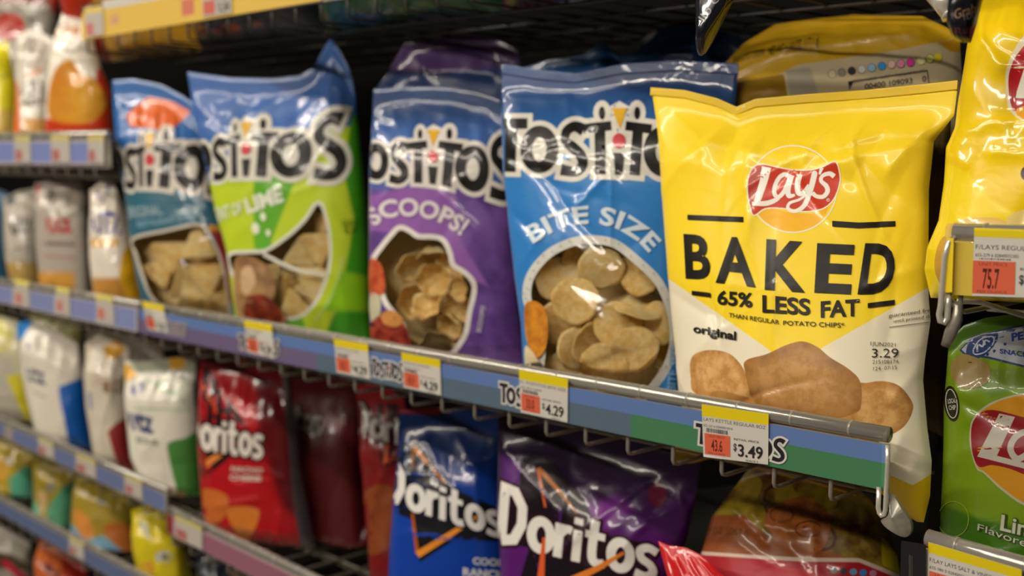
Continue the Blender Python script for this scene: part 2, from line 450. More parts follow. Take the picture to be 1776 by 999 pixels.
    if seal:                       # crimped closing strip along the top edge, a part of its own
        sc_, hgt = seal
        V = []; F = []; m_ = nu * 2
        uu = np.linspace(0, 1, m_ + 1); top = np.stack([np.interp(uu, u, P[0, :, k]) for k in range(3)], -1)
        upd = np.array([0, 0, 1.0]) * math.cos(le) - n0 * math.sin(le)
        rows = 9
        for r_ in range(rows + 1):
            f_ = r_ / rows
            for q in top: V.append(q - upd * (hgt * (1 - f_) - .0005) + n * (.0012 + .0005 * (r_ % 2)))
        for r_ in range(rows + 1):
            f_ = r_ / rows
            for q in top: V.append(q - upd * (hgt * (1 - f_) - .0005) - n * (.0008))
        K = (rows + 1) * (m_ + 1)
        for r_ in range(rows):
            for i in range(m_):
                a0 = r_ * (m_ + 1) + i; F.append((a0, a0 + 1, a0 + m_ + 2, a0 + m_ + 1)); F.append((K + a0, K + a0 + m_ + 1, K + a0 + m_ + 2, K + a0 + 1))
        for i in range(m_):
            a0 = rows * (m_ + 1) + i; F.append((a0, a0 + 1, K + a0 + 1, K + a0)); F.append((i, K + i, K + i + 1, i + 1))
        loc = np.array(o.location)
        s_ = bpy.data.meshes.new('top_seal'); s_.from_pydata((np.array(V) - loc).tolist(), [], F); s_.materials.append(film('seal_film', sc_, rough=rough, coat=coat, bump=bump))
        s_.polygons.foreach_set('use_smooth', np.ones(len(F), bool))
        so = bpy.data.objects.new('top_seal', s_); COL.objects.link(so); so.parent = o
    return o

# ---------------------------------------------------------------- chips
def chip_mesh(name, kind, seed, mat):
    rnd = random.Random(seed); V = []; F = []; nr, na = 7, 28
    for side in (0, 1):
        for i in range(nr + 1):
            f = i / nr
            for k in range(na):
                a = 2 * PI * k / na
                if kind == 'tri':
                    m = (a + PI / 2) % (2 * PI / 3) - PI / 3; R = .5 / max(math.cos(m), .56) * 1.0; R = min(R, .88)
                elif kind == 'bowl': m = a % (PI / 3) - PI / 6; R = .86 / math.cos(m) * (1 + .05 * math.sin(6 * a))
                else: R = 1 + .025 * math.sin(3 * a + seed) + .02 * math.sin(7 * a + seed * 2)
                x, y = R * f * math.cos(a), R * f * math.sin(a)
                if kind == 'bowl': z = .62 * (f ** 3) + .05 * math.sin(5 * a + seed) * f
                elif kind == 'tri': z = .22 * x * x - .15 * y + .05 * math.sin(4 * x + seed)
                else: z = .20 * x * x - .06 * y * y + .03 * math.sin(3 * y + seed)
                z += .012 * math.sin(17 * x + seed) * math.cos(15 * y)
                V.append((x, y, z - side * .055))
    K = (nr + 1) * na
    for i in range(nr):
        for k in range(na):
            a, b = i * na + k, i * na + (k + 1) % na
            if i == 0: F += [(a, b + na, a + na)][::-1]; F += [(K + a, K + a + na, K + b + na)]
            else: F += [(a, b, b + na, a + na), (K + a, K + a + na, K + b + na, K + b)]
    e = nr * na
    for k in range(na): F.append((e + k, e + (k + 1) % na, K + e + (k + 1) % na, K + e + k))
    F = [f for f in F if len(set(f)) > 2]
    me = bpy.data.meshes.new(name); me.from_pydata(V, [], F)
    me.polygons.foreach_set('use_smooth', np.ones(len(F), bool)); me.materials.append(mat); me.update()
    bm = bmesh.new(); bm.from_mesh(me); bmesh.ops.remove_doubles(bm, verts=bm.verts, dist=1e-5); bmesh.ops.recalc_face_normals(bm, faces=bm.faces); bm.to_mesh(me); bm.free()
    return me
def put_chip(name, me, bagname, px, py, depth, r, tilt=(0, 0), rot=0, label='', group='', sx=1.0):
    hit, n = SURF[bagname]; h = hit(rays(np.array([px, py], float)))
    if h is None: return None
    depth = max(depth, r * .95 * max(abs(math.sin(tilt[0])), abs(math.sin(tilt[1]))) + .008)
    nn = Vector(h[1]) * .35 + Vector(n) * .65; nn.normalize()
    p = Vector(h[0]) - nn * depth
    q = nn.to_track_quat('Z', 'Y').to_matrix().to_4x4()
    M = Matrix.Translation(p) @ q @ Matrix.Rotation(tilt[0], 4, 'X') @ Matrix.Rotation(tilt[1], 4, 'Y') @ Matrix.Rotation(rot, 4, 'Z') @ Matrix.Diagonal((r * sx, r, r, 1))
    o = bpy.data.objects.new(name, me); COL.objects.link(o); o.matrix_world = M
    o.matrix_basis = M
    return tag(o, label, 'chip', group)
# ================================================================ the setting
SC.view_settings.view_transform = 'Standard'; SC.view_settings.look = 'None'
SC.view_settings.exposure = 0.0
M_floor = principled('floor_vinyl', '#8f8a80', .35, noise=('#a39d92', 3)); M_ceil = principled('ceiling_paint', '#4a463f', .8)
M_panel = principled('dark_panel', '#070605', .8, spec=.1)
def slab(name, lo, hi, mat, kind='structure', parent=None):
    b = MB(); b.box(lo, hi); o = b.build(name, mat, parent); 
    if kind: o['kind'] = kind
    return o
slab('floor', (-6, -2.6, -.05), (2.5, 1.35, 0), M_floor)
slab('ceiling', (-6, -2.6, 3.0), (2.5, 1.35, 3.05), M_ceil)
slab('wall_back', (-6, 1.3, 0), (2.5, 1.35, 3.0), M_panel)
slab('wall_front', (-6, -2.65, 0), (2.5, -2.6, 3.0), principled('aisle_wall', '#6a5f52', .8))

# gondola panel and posts that carry the wire shelves
pn = MB(); pn.box((-3.6, 1.255, 0.02), (.9, 1.275, 2.2)); o = pn.build('gondola_back_panel', M_panel)
tag(o, 'dark upright back panel of the shelving behind all the bags', 'panel')
M_chrome = principled('chrome_wire', '#cfcabc', .22, metal=.45, coat=.5)
M_steel = principled('zinc_steel', '#a8a398', .3, metal=.5, noise=('#7d786c', 60))
M_dark = principled('dark_steel', '#1c1a18', .5, metal=.3)

def bracket(parent, p, side=1):
    """looped rod, curled hook plate and bolt at the end of a rail; p = point at rail's lower end"""
    x, y, z = p
    b = MB(); pts = [(x, y - .001, z + .034), (x + .0005, y - .001, z + .02), (x, y - .001, z - .012), (x - .001, y - .001, z - .0155), (x - .003, y - .0005, z - .017), (x - .005, y, z - .0155), (x - .006, y, z - .012), (x - .006, y, z + .003)]
    b.tube(pts, .0018, 10); b.build('end_loop', M_chrome, parent, True)
    pg = smooth_pts([(1533, 858), (1552, 862), (1568, 880), (1581, 902), (1579, 922), (1567, 933), (1548, 920), (1531, 902), (1546, 892), (1547, 874)], 4, True)
    h = MB(); n = len(pg); cx_, cy_ = pg.mean(0); V = []
    for th in (0, 1):
        for q in pg:
            p_ = at(q[0], q[1], YR - .001); r2 = ((q[0] - cx_) ** 2 + (q[1] - cy_) ** 2) / 1600; V.append((p_[0], p_[1] - .006 + .008 * r2 + .003 * th, p_[2]))
    cc = at(cx_, cy_, YR - .001); V += [(cc[0], cc[1] - .007, cc[2]), (cc[0], cc[1] - .004, cc[2])]
    F = []
    for k in range(n):
        j = (k + 1) % n; F += [(k, j, 2 * n), (n + j, n + k, 2 * n + 1), (k, n + k, n + j, j)]
    h.add(V, F); hk = h.build('hook_plate', M_steel, parent, False)
    s = MB(); c = Vector(at(1560, 905, YR - .0105)); ax = Vector((.45, -.85, .1)).normalized()
    s.tube([c - ax * .001, c, c + ax * .0012], .0052, 16); s.tube([c + ax * .0012, c + ax * .005], .0038, 6); s.tube([c + ax * .005, c + ax * .0056], [.0034, .002], 6)
    s.tube([c - ax * .014] + [c - ax * (.014 - .0011 * k) for k in range(1, 12)], [.0026 if k % 2 else .0032 for k in range(12)], 10)
    s.build('bolt', principled('bolt_zinc', '#dcd6c6', .25, metal=.35), hk, False)

M_deck = principled('deck_wire', '#8c8678', .35, metal=.35)
M_lip = principled('clear_lip', '#bdb9ae', .2, metal=.5, spec=.9, coat=.8); M_groove = principled('lip_clip', '#b5b0a4', .3, metal=.3)
M_cover = principled('clear_plastic', '#1c1b1a', .08, spec=.7, alpha=.07); M_chan = principled('rail_channel', '#9a9688', .45)
DECK = {}
def shelf(key, label, l, r, x_end=None, x_start=None, depth=.42, prong=.0478, art=None, drop=.017, bracket_at=None, phase=0.0, trim=0.0, deckmat=None, Y=YR, lipcol=None):
    """l, r: (px x, lip top y, bottom y). one wire shelf with its price rail"""
    A = at(l[0], l[1], Y); A2 = at(l[0], l[2], Y); B = at(r[0], r[1], Y); B2 = at(r[0], r[2], Y)
    sl = ((B[2] - A[2]) + (B2[2] - A2[2])) / 2 / (B[0] - A[0])
    hgt = ((A[2] - A2[2]) + (B[2] - B2[2])) / 2
    zt = (A[2] + B[2]) / 2; zb = (A2[2] + B2[2]) / 2; xm = (A[0] + B[0]) / 2
    x0, x1 = A[0], B[0]
    if x_start is not None: x0 = x_start
    if x_end is not None: x1 = x_end
    Z = lambda x, base: base + sl * (x - xm)
    root = empty('wire_shelf', (x0, Y, Z(x0, zb))); tag(root, label, 'shelf')
    zs = zb + hgt * .74
    b = MB()
    for (lo, hi) in ((x0, x1),):
        q = lambda y: [(lo, y, Z(lo, zb)), (hi, y, Z(hi, zb)), (hi, y, Z(hi, zs)), (lo, y, Z(lo, zs))]
        b.hexa(q(Y), q(Y + .003))
    b.build('rail_channel', M_chan, root)
    b = MB(); rr = hgt * .13; zc = zs + rr + .0004
    n = max(2, int((x1 - x0) / .2)); b.tube([(x0 + (x1 - x0) * k / n, Y + rr - .0005, Z(x0 + (x1 - x0) * k / n, zc)) for k in range(n + 1)], rr, 14)
    x = x0 + .02
    while x < x1:
        b.tube([(x, Y + rr - .0005, Z(x, zc)), (x + .0018, Y + rr - .0005, Z(x, zc))], rr * 1.06, 14, 1); x += prong
    b.build('rail_lip', [M_lip, M_groove], root, True)
    pr = MB()
    prof = [(Y - .0042, 0), (Y - .0042, hgt * .80), (Y - .0036, hgt * .9), (Y - .0005, hgt * .985), (Y + .004, hgt)]
    pr.ribbon([(p[0], p[1] + Z(x0, zb)) for p in prof], x0, x1, .0006, 0, Z(x1, 0) - Z(x0, 0))
    pr.build('clear_cover', M_cover, root)
    # wire basket deck
    zd = zb - drop; w = MB(); x = x0 + .006 + phase; r_ = .0017
    while x < x1 - .004 - trim:
        w.tube([(x, Y + .004, Z(x, zb) + .012), (x, Y + .004, Z(x, zd) + .004), (x, Y + .0055, Z(x, zd) + .0012), (x, Y + .010, Z(x, zd)), (x, Y + depth, Z(x, zd))], r_, 6); x += prong
    yy = Y + .06
    while yy < Y + depth:
        w.tube([(x0, yy, Z(x0, zd) - .003), (x1 - trim, yy, Z(x1 - trim, zd) - .003)], .0015, 6); yy += .085
    w.build('wire_deck', deckmat or M_deck, root, True)
    if bracket_at: bracket(root, (x1 + .004, Y - .003, Z(x1, zb)))
    DECK[key] = (lambda x: Z(x, zd) + .0022)
    if art:
        f = flat_art('printed_strip', art, Y - .0012, parent=root)
    return root

def band(art, l, r, f0, f1, col, x0=None, x1=None):
    """a stripe on the rail between height fractions f0..f1 (0 bottom, 1 lip top)"""
    def y(x, f):
        t = (x - l[0]) / (r[0] - l[0]); top = l[1] + (r[1] - l[1]) * t; bot = l[2] + (r[2] - l[2]) * t; return bot + (top - bot) * f
    x0 = l[0] if x0 is None else x0; x1 = r[0] if x1 is None else x1
    art.poly([(x0, y(x0, f1)), (x1, y(x1, f1)), (x1, y(x1, f0)), (x0, y(x0, f0))], col)

def wide(f, w): return lambda s, t: f(s / w, t)
# wordmark drawn in strokes: T O S T i T O S with two heads, chip and dot
def wordmark(art, M, outline='#ded9cc', inkc='#1d1c1a', start=0, small=False):
    Ls = [dict(p=[(0, .93), (.64, .93)], w=.2), dict(p=[(.33, .9), (.33, 0)], w=.21, smooth=False)] if start < 1 else []
    O = lambda cx, cy, rx, ry, w: dict(p=circle(cx, cy, rx, ry, 20), w=w, closed=True)
    S = lambda x, y0, k: dict(p=[(x + .47 * k, y0 + .86 * k), (x + .3 * k, y0 + .93 * k), (x + .14 * k, y0 + .84 * k), (x + .12 * k, y0 + .66 * k), (x + .26 * k, y0 + .53 * k), (x + .42 * k, y0 + .38 * k), (x + .46 * k, y0 + .2 * k), (x + .32 * k, y0 + .07 * k), (x + .04 * k, y0 + .1 * k)], w=[.24, .19, .17, .17, .2, .2, .18, .18, .22])
    Ls += [O(.88, .44, .25, .34, .22), S(1.26, -.03, .98),
           dict(p=[(1.72, .84), (2.25, .9)], w=.17), dict(p=[(2.03, .86), (2.05, 0)], w=.2, smooth=False),
           dict(p=[(2.4, .40), (2.4, 0)], w=[.22, .14], smooth=False),
           dict(p=[(2.52, .9), (3.02, .84)], w=.17), dict(p=[(2.76, .86), (2.70, 0)], w=.2, smooth=False),
           O(3.25, .44, .265, .34, .23), S(3.62, -.06, 1.12)]
    hd = [circle(2.07, 1.13, .06, .12, 12), circle(2.74, 1.13, .06, .12, 12)]
    if not small:
        art.poly([M(*p) for p in [(1.78, .0), (1.9, 1.0), (2.2, 1.25), (2.4, 1.36), (2.6, 1.25), (2.9, 1.0), (3.0, .0)]], outline)
    for cx_, rx_ in ((.88, .2), (3.25, .2)): art.poly([M(*p) for p in circle(cx_, .44, rx_, .3, 16)], outline)
    for l_ in Ls: art.strokes([l_], .2, outline, M, grow=.1)
    if not small:
        for h_ in hd: art.poly([M(*p) for p in circle(sum(q[0] for q in h_) / 12, 1.14, .17, .23, 14)], outline)
    for l_ in Ls: art.strokes([l_], .2, inkc, M)
    if not small:
        for h_ in hd: art.poly([M(*p) for p in h_], inkc)
        art.poly([M(2.26, 1.22), M(2.55, 1.22), M(2.41, .84)], '#d9a92c')
    art.poly([M(*p) for p in circle(2.4, .62, .125, .14, 14)], '#c2303a')

def chipword(art, M, fill='#e6e2da', edge='#1a0f12', n=7, halo=.13):
    """d-o-r-i-t-o-s in heavy rounded strokes"""
    o = lambda cx: dict(p=circle(cx, .31, .17, .24, 18), w=.17, closed=True)
    Ls = [dict(p=[(.12, .08), (.12, .95), (.3, .93), (.45, .7), (.46, .4), (.34, .12), (.12, .06)], w=.17, smooth=False, cap='butt'), o(.82),
          dict(p=[(1.14, 0), (1.14, .6)], w=.16, smooth=False, cap='butt'), dict(p=[(1.16, .42), (1.26, .53), (1.36, .52)], w=.14, cap='butt'),
          dict(p=[(1.47, 0), (1.47, .56)], w=.16, smooth=False, cap='butt'), dict(p=[(1.47, .66), (1.47, .78)], w=.16, smooth=False, cap='butt'),
          dict(p=[(1.76, .82), (1.75, .2), (1.84, .06), (1.98, .08)], w=.16, cap='butt'), dict(p=[(1.6, .55), (1.96, .55)], w=.13, smooth=False, cap='butt'),
          o(2.26), dict(p=[(2.9, .53), (2.74, .58), (2.6, .5), (2.63, .36), (2.8, .27), (2.86, .14), (2.74, .04), (2.54, .07)], w=.15, cap='butt')]
    for l_ in Ls: art.strokes([l_], .2, edge, M, grow=halo)
    for l_ in Ls: art.strokes([l_], .2, fill, M)

# ---- shelves (each read from its two ends in the photo)
ML, MR = (242, 521, 577), (1536, 744, 851)
a = Art()
band(a, ML, MR, .44, .74, '#6280ba'); band(a, ML, MR, 0, .44, '#716388', 242, 549); band(a, ML, MR, 0, .44, '#5b7083', 549, 1095); band(a, ML, MR, 0, .44, '#47835a', 1095, 1536)
wordmark(a, wide(quadmap((645, 622), (700, 631), (698, 660), (643, 651)), 4.2), '#d8d6d2', '#2a2830', 0, True)
wordmark(a, wide(quadmap((867, 664), (962, 682), (962, 716), (867, 697)), 4.2), '#dedad2', '#25232a', 0, True)
wordmark(a, wide(quadmap((1208, 734), (1364, 764), (1360, 800), (1206, 768)), 4.2), '#dedad2', '#25232a', 0, True)
wordmark(a, wide(quadmap((290, 556), (325, 562), (323, 582), (288, 576)), 4.2), '#b9b3b8', '#6a6472', 0, True)
wordmark(a, wide(quadmap((415, 580), (486, 592), (484, 616), (415, 604)), 4.2), '#cfcbc8', '#3a363c', 0, True)
shelf('main', 'long wire shelf with blue and green price rail under the blue, lime and yellow bags', ML, MR, art=a, bracket_at=True, trim=.032)
LL = [(-60, 474, 512), (238, 520, 576)]
a = Art(); band(a, LL[0], LL[1], 0, .74, '#c4bdb8')
for x0, x1 in ((-14, 22), (50, 94), (122, 167), (197, 236)): band(a, LL[0], LL[1], .04, .70, '#8790c2', x0, x1)
shelf('mainleft', 'wire shelf with pale blue price rail under the white snack bags at far left', LL[0], LL[1], art=a)
UL = [(-60, 229, 284), (180, 228, 286)]
a = Art(); band(a, UL[0], UL[1], 0, .74, '#b5aebb'); 
for x0, x1 in ((-10, 24), (52, 88), (120, 152)): band(a, UL[0], UL[1], .08, .66, '#7f8cc6', x0, x1)
shelf('upleft', 'upper left wire shelf with lilac price rail below the popcorn bags', UL[0], UL[1], art=a, x_start=-3.1)
LO = [(-60, 698, 728), (288, 846, 890)]
a = Art(); band(a, LO[0], LO[1], 0, .74, '#a39a90')
for x0, x1 in ((-40, 8), (22, 66), (95, 130), (168, 215), (248, 286)): band(a, LO[0], LO[1], .04, .70, '#6c79a6', x0, x1)
shelf('lowleft', 'lower left wire shelf with blue price rail under the white and green bags', LO[0], LO[1], art=a)
PK = [(290, 880, 923), (544, 997, 1055)]
a = Art(); band(a, PK[0], PK[1], 0, .74, '#b79a9e'); band(a, PK[0], PK[1], 0, .74, '#8f2430', 290, 300); band(a, PK[0], PK[1], .02, .66, '#9a6478', 352, 544)
shelf('low', 'lower wire shelf with dusty pink price rail under the red bags', PK[0], PK[1], x_end=at(1545, 900)[0], art=a)
BT = [(-60, 828, 856), (246, 994, 1034)]
a = Art(); band(a, BT[0], BT[1], 0, .74, '#8b8a90'); band(a, BT[0], BT[1], .04, .70, '#5f6e96', -60, 118); band(a, BT[0], BT[1], .04, .70, '#5f6e96', 146, 246)
shelf('bottomleft', 'bottommost wire shelf at lower left with dark blue price rail', BT[0], BT[1], x_end=at(420, 900)[0], art=a)
a = Art(); BS = [(-60, 1066, 1096), (246, 1236, 1278)]; band(a, BS[0], BS[1], 0, .74, '#5f6e96')
shelf('base', 'lowest wire shelf with dark blue price rail near the floor at left', BS[0], BS[1], x_end=at(420, 900)[0], art=a)
TP = [(142, 8, 69), (558, -72, 1)]
a = Art(); band(a, TP[0], TP[1], 0, .74, '#e9c35c'); band(a, TP[0], TP[1], .74, .99, '#d9d2c8', 178, 330)
a.text('2/$5', ((190, 26), (206, 24), (206, 40), (190, 42)), '#c58a9a', .02); a.poly([(315, 0), (336, -3), (337, 24), (316, 28)], '#d9806a')
TOPROOT = shelf('top', 'topmost wire shelf with long yellow price rail above the blue bags', TP[0], TP[1], x_end=at(1640, 20)[0], art=a, drop=.02, deckmat=principled('shaded_wire', '#3b3833', .45, metal=.2))  # deck wire darkened for this shelf, its shade put into the colour
R1 = [(1651, 388, 511), (1900, 393, 527)]
a = Art(); band(a, R1[0], R1[1], 0, .74, '#dbc04a'); R1ROOT = shelf('right1', 'right wire shelf with yellow price rail under the large yellow bag', R1[0], R1[1], art=a, drop=.012)
rt1 = at(1643, 500)
R2 = [(1603, 922, 1036), (1900, 1006, 1134)]
a = Art(); band(a, R2[0], R2[1], 0, .74, '#c9c4b4'); shelf('right2', 'lower right wire shelf with clear price rail under the green bag', R2[0], R2[1], art=a, drop=.012)
# left-hand end loop of the upper right shelf
b_root = R1ROOT
def loop(parent, P, r=.0021): 
    b = MB(); b.tube([at(x, y, Y) for x, y, Y in P], r, 10); return b.build('loop_rod', M_chrome, parent, True)
loop(b_root, [(1656, 412, YR), (1646, 420, YR - .004), (1639, 445, YR - .005), (1636, 480, YR - .005), (1632, 530, YR - .005), (1629, 545, YR - .005), (1631, 557, YR - .004), (1638, 560, YR - .003), (1643, 552, YR - .002), (1644, 530, YR - .002), (1645, 508, YR - .001)])
b = MB(); b.tube([at(x, y, Y) for x, y, Y in [(1642, 528, YR + .004), (1652, 524, YR + .004), (1661, 532, YR + .003), (1660, 552, YR + .002), (1650, 575, YR + .002), (1640, 600, YR + .002)]], [.0018, .0024, .003, .0038, .0045, .0032], 8)
hk = b.build('hook_plate', M_steel, b_root, True)
b = MB(); p0 = Vector(at(1632, 571, YR - .004)); p1 = Vector(at(1668, 583, YR + .01)); b.tube([p0, p0.lerp(p1, .18)], .0056, 6); b.tube([p0.lerp(p1, .18 + k * .04) for k in range(21)], [.0022 if k % 2 else .0029 for k in range(21)], 10)
b.build('bolt', M_steel, hk, True)
b = MB(); b.tube([at(x, y, Y) for x, y, Y in [(1660, 522, YR + .01), (1700, 524, YR + .02), (1776, 548, YR + .05)]], .0018, 8); b.build('deck_rod', M_chrome, b_root, True)
# yellow end card and black end card
c = Art(); 
o = flat_art('rail_end_card', c, YR - .005, base_solid=(((1641, 413), (1654, 413), (1651, 507), (1637, 507)), '#e0c31a', .0008)); tag(o, 'narrow yellow card at the left end of the upper right price rail', 'card')
c = Art(); c.text('| |  |', ((1577, 960), (1582, 962), (1582, 998), (1577, 996)), '#8a8780', .0)
o = flat_art('rail_end_card', c, YR - .005, base_solid=(((1563, 938), (1605, 945), (1605, 1040), (1560, 1030)), '#17161a', .0008)); tag(o, 'black card standing at the left end of the lower right price rail', 'card')

# ---- price tags
def price_tag(label, q, price=None, unit=None, big=True, title=None, code=None, orange='#e2684a', gy=.22, rows=True, group='shelf price tags', mute=False, Y=YR - .0028, head='#ecd40e', ux=(.03, .42), uy=(.06, .46)):
    m = quadmap(*q); A = Art(); P = lambda s, t: tuple(m(s, t))
    rect = lambda s0, s1, t0, t1, c: A.poly([P(s0, t1), P(s1, t1), P(s1, t0), P(s0, t0)], c)
    rect(0, 1, 1 - gy, 1.0, head)
    dk = '#4a4744' if not mute else '#8a8480'
    if rows and title:
        A.text(title, (P(.02, .76), P(.02 + min(.94, .046 * len(title)), .76), P(.02 + min(.94, .046 * len(title)), .69), P(.02, .69)), dk, .0)
    if code:
        A.text(code, (P(.02, .63), P(.46, .63), P(.46, .58), P(.02, .58)), dk, .0)
    if rows:
        rnd = random.Random(len(label)); s = .06
        while s < .38:
            w = rnd.choice((.006, .010, .016)); rect(s, s + w, uy[1] + .02, .56, dk); s += w + rnd.choice((.008, .012))
    rect(ux[0], ux[1], uy[0], uy[1], orange)
    if unit:
        A.text(unit, (P(ux[0] + .1, uy[1] - .1), P(ux[0] + .27, uy[1] - .1), P(ux[0] + .27, uy[0] + .08), P(ux[0] + .1, uy[0] + .08)), '#5a2018', .02)
        A.text('UNIT PRICE', (P(ux[0] + .06, uy[1] - .02), P(ux[1] - .08, uy[1] - .02), P(ux[1] - .08, uy[1] - .07), P(ux[0] + .06, uy[1] - .07)), '#8a3424', 0)
        A.text('PER OUNCE', (P(ux[0] + .05, uy[0] + .05), P(ux[1] - .08, uy[0] + .05), P(ux[1] - .08, uy[0] + .01), P(ux[0] + .05, uy[0] + .01)), '#8a3424', 0)
    if price:
        A.text('$', (P(.47, .34), P(.52, .34), P(.52, .20), P(.47, .20)), dk, .02)
        A.text(price, (P(.54, .34), P(.92, .34), P(.92, .10), P(.54, .10)), '#2c2a2a', .02)
        A.text('RETAIL PRICE', (P(.48, .44), P(.86, .44), P(.86, .40), P(.48, .40)), dk, 0)
        A.text('04/21', (P(.66, .05), P(.84, .05), P(.84, .015), P(.66, .015)), dk, 0)
    o = flat_art('price_tag', A, Y, base_solid=(q, '#d9d5cc' if not mute else '#c4bdb4', .0004)); tag(o, label, 'price tag', group); return o
price_tag('price tag reading 3.49 on the green rail under the yellow bag', ((1217, 701), (1333, 718), (1332, 806), (1220, 792)), '3.49', '43.6', title='LAYS KETTLE REGULAR 8OZ', code='655-227 6 028400310918')
price_tag('price tag reading 4.29 below the bag of round chips', ((900, 641), (985, 657), (984, 733), (903, 715)), '4.29', '33.0', title='FL TOSTITOS BITE SIZE', code='655-300 0 02840')
price_tag('price tag reading 4.29 below the right half of the purple bag', ((696, 611), (763, 624), (765, 686), (700, 672)), '4.29', '42.9', title='TOSTITOS SCOOPS', code='655-301')
price_tag('price tag reading 4.29 below the left corner of the purple bag', ((579, 587), (638, 597), (642, 658), (584, 646)), '4.29', '42.9', title='TOSTITOS SCOOPS', code='655-302')
price_tag('price tag below the lime green bag', ((423, 556), (471, 563), (476, 622), (430, 611)), '4.29', '33.0', title='HINT OF LIME', code='655-303')
price_tag('price tag below the teal bag at the left end of the long rail', ((247, 523), (283, 530), (291, 578), (256, 571)), '4.29', '33.0', title='ORIGINAL', code='655')
price_tag('price tag reading 75.7 per ounce on the right yellow rail', ((1690, 395), (1860, 402), (1858, 519), (1686, 513)), '2.99', '75.7', title='F/LAYS REGULAR 2.625OZ', code='655-279 6 02840032382', gy=.13, ux=(.0, .43), uy=(.04, .52))
price_tag('white price tag with long yellow header on the lower right rail', ((1610, 940), (1772, 988), (1772, 1090), (1608, 1046)), '2.99', '75.7', title='F/LAY LAYS SALT & VINEGAR 2.63OZ', code='655-380 0 02840032385', gy=.17, ux=(.02, .45), uy=(.04, .54))
for i, (q, lb) in enumerate([
    (((25, 484), (50, 488), (52, 532), (27, 528)), 'blurred price tag under the grey and white bag at far left'), (((97, 497), (120, 501), (122, 545), (99, 541)), 'blurred price tag under the red lettered white bag'),
    (((165, 509), (195, 514), (199, 560), (170, 555)), 'blurred price tag under the gold cornered white bag')]):
    price_tag(lb, q, rows=False, mute=True, orange='#d27a68', group='blurred price tags on the left rails', head='#d8cb6c')
for q, lb in [(((25, 235), (52, 235), (54, 281), (27, 281)), 'left price tag on the lilac rail below the popcorn bags'), (((88, 234), (120, 234), (122, 281), (90, 281)), 'middle price tag on the lilac rail below the popcorn bags'), (((152, 234), (179, 234), (180, 283), (154, 283)), 'right price tag on the lilac rail below the popcorn bags'),
              (((66, 757), (92, 768), (94, 796), (68, 786)), 'price tag under the white and blue bag on the lower left rail'), (((132, 785), (165, 799), (167, 830), (134, 817)), 'price tag under the white and maroon bag on the lower left rail'), (((216, 822), (246, 834), (247, 866), (218, 854)), 'price tag under the white and green bag on the lower left rail'),
              (((304, 892), (350, 914), (351, 954), (305, 933)), 'price tag at the left end of the pink rail'), (((120, 930), (145, 943), (146, 972), (121, 960)), 'price tag on the bottommost rail at lower left')]:
    price_tag(lb, q, rows=False, mute=True, orange='#b8706a', group='blurred price tags on the left rails', head='#d2c578')
price_tag('price tag at the left end of the topmost yellow rail', ((146, 14), (178, 9), (180, 59), (150, 65)), rows=False, mute=True, orange='#cf7d7a', head='#e8cf70', group='price tags on the yellow rail')
price_tag('price tag with a faded price on the topmost yellow rail', ((350, -28), (400, -38), (402, 22), (352, 30)), '2.58', rows=False, mute=True, orange='#d2705e', head='#e8cf70', group='price tags on the yellow rail')
# ================================================================ the bags on the long shelf
FM = DECK['main']
fl = lambda k, x: DECK[k](x)
Y0 = YR + .04

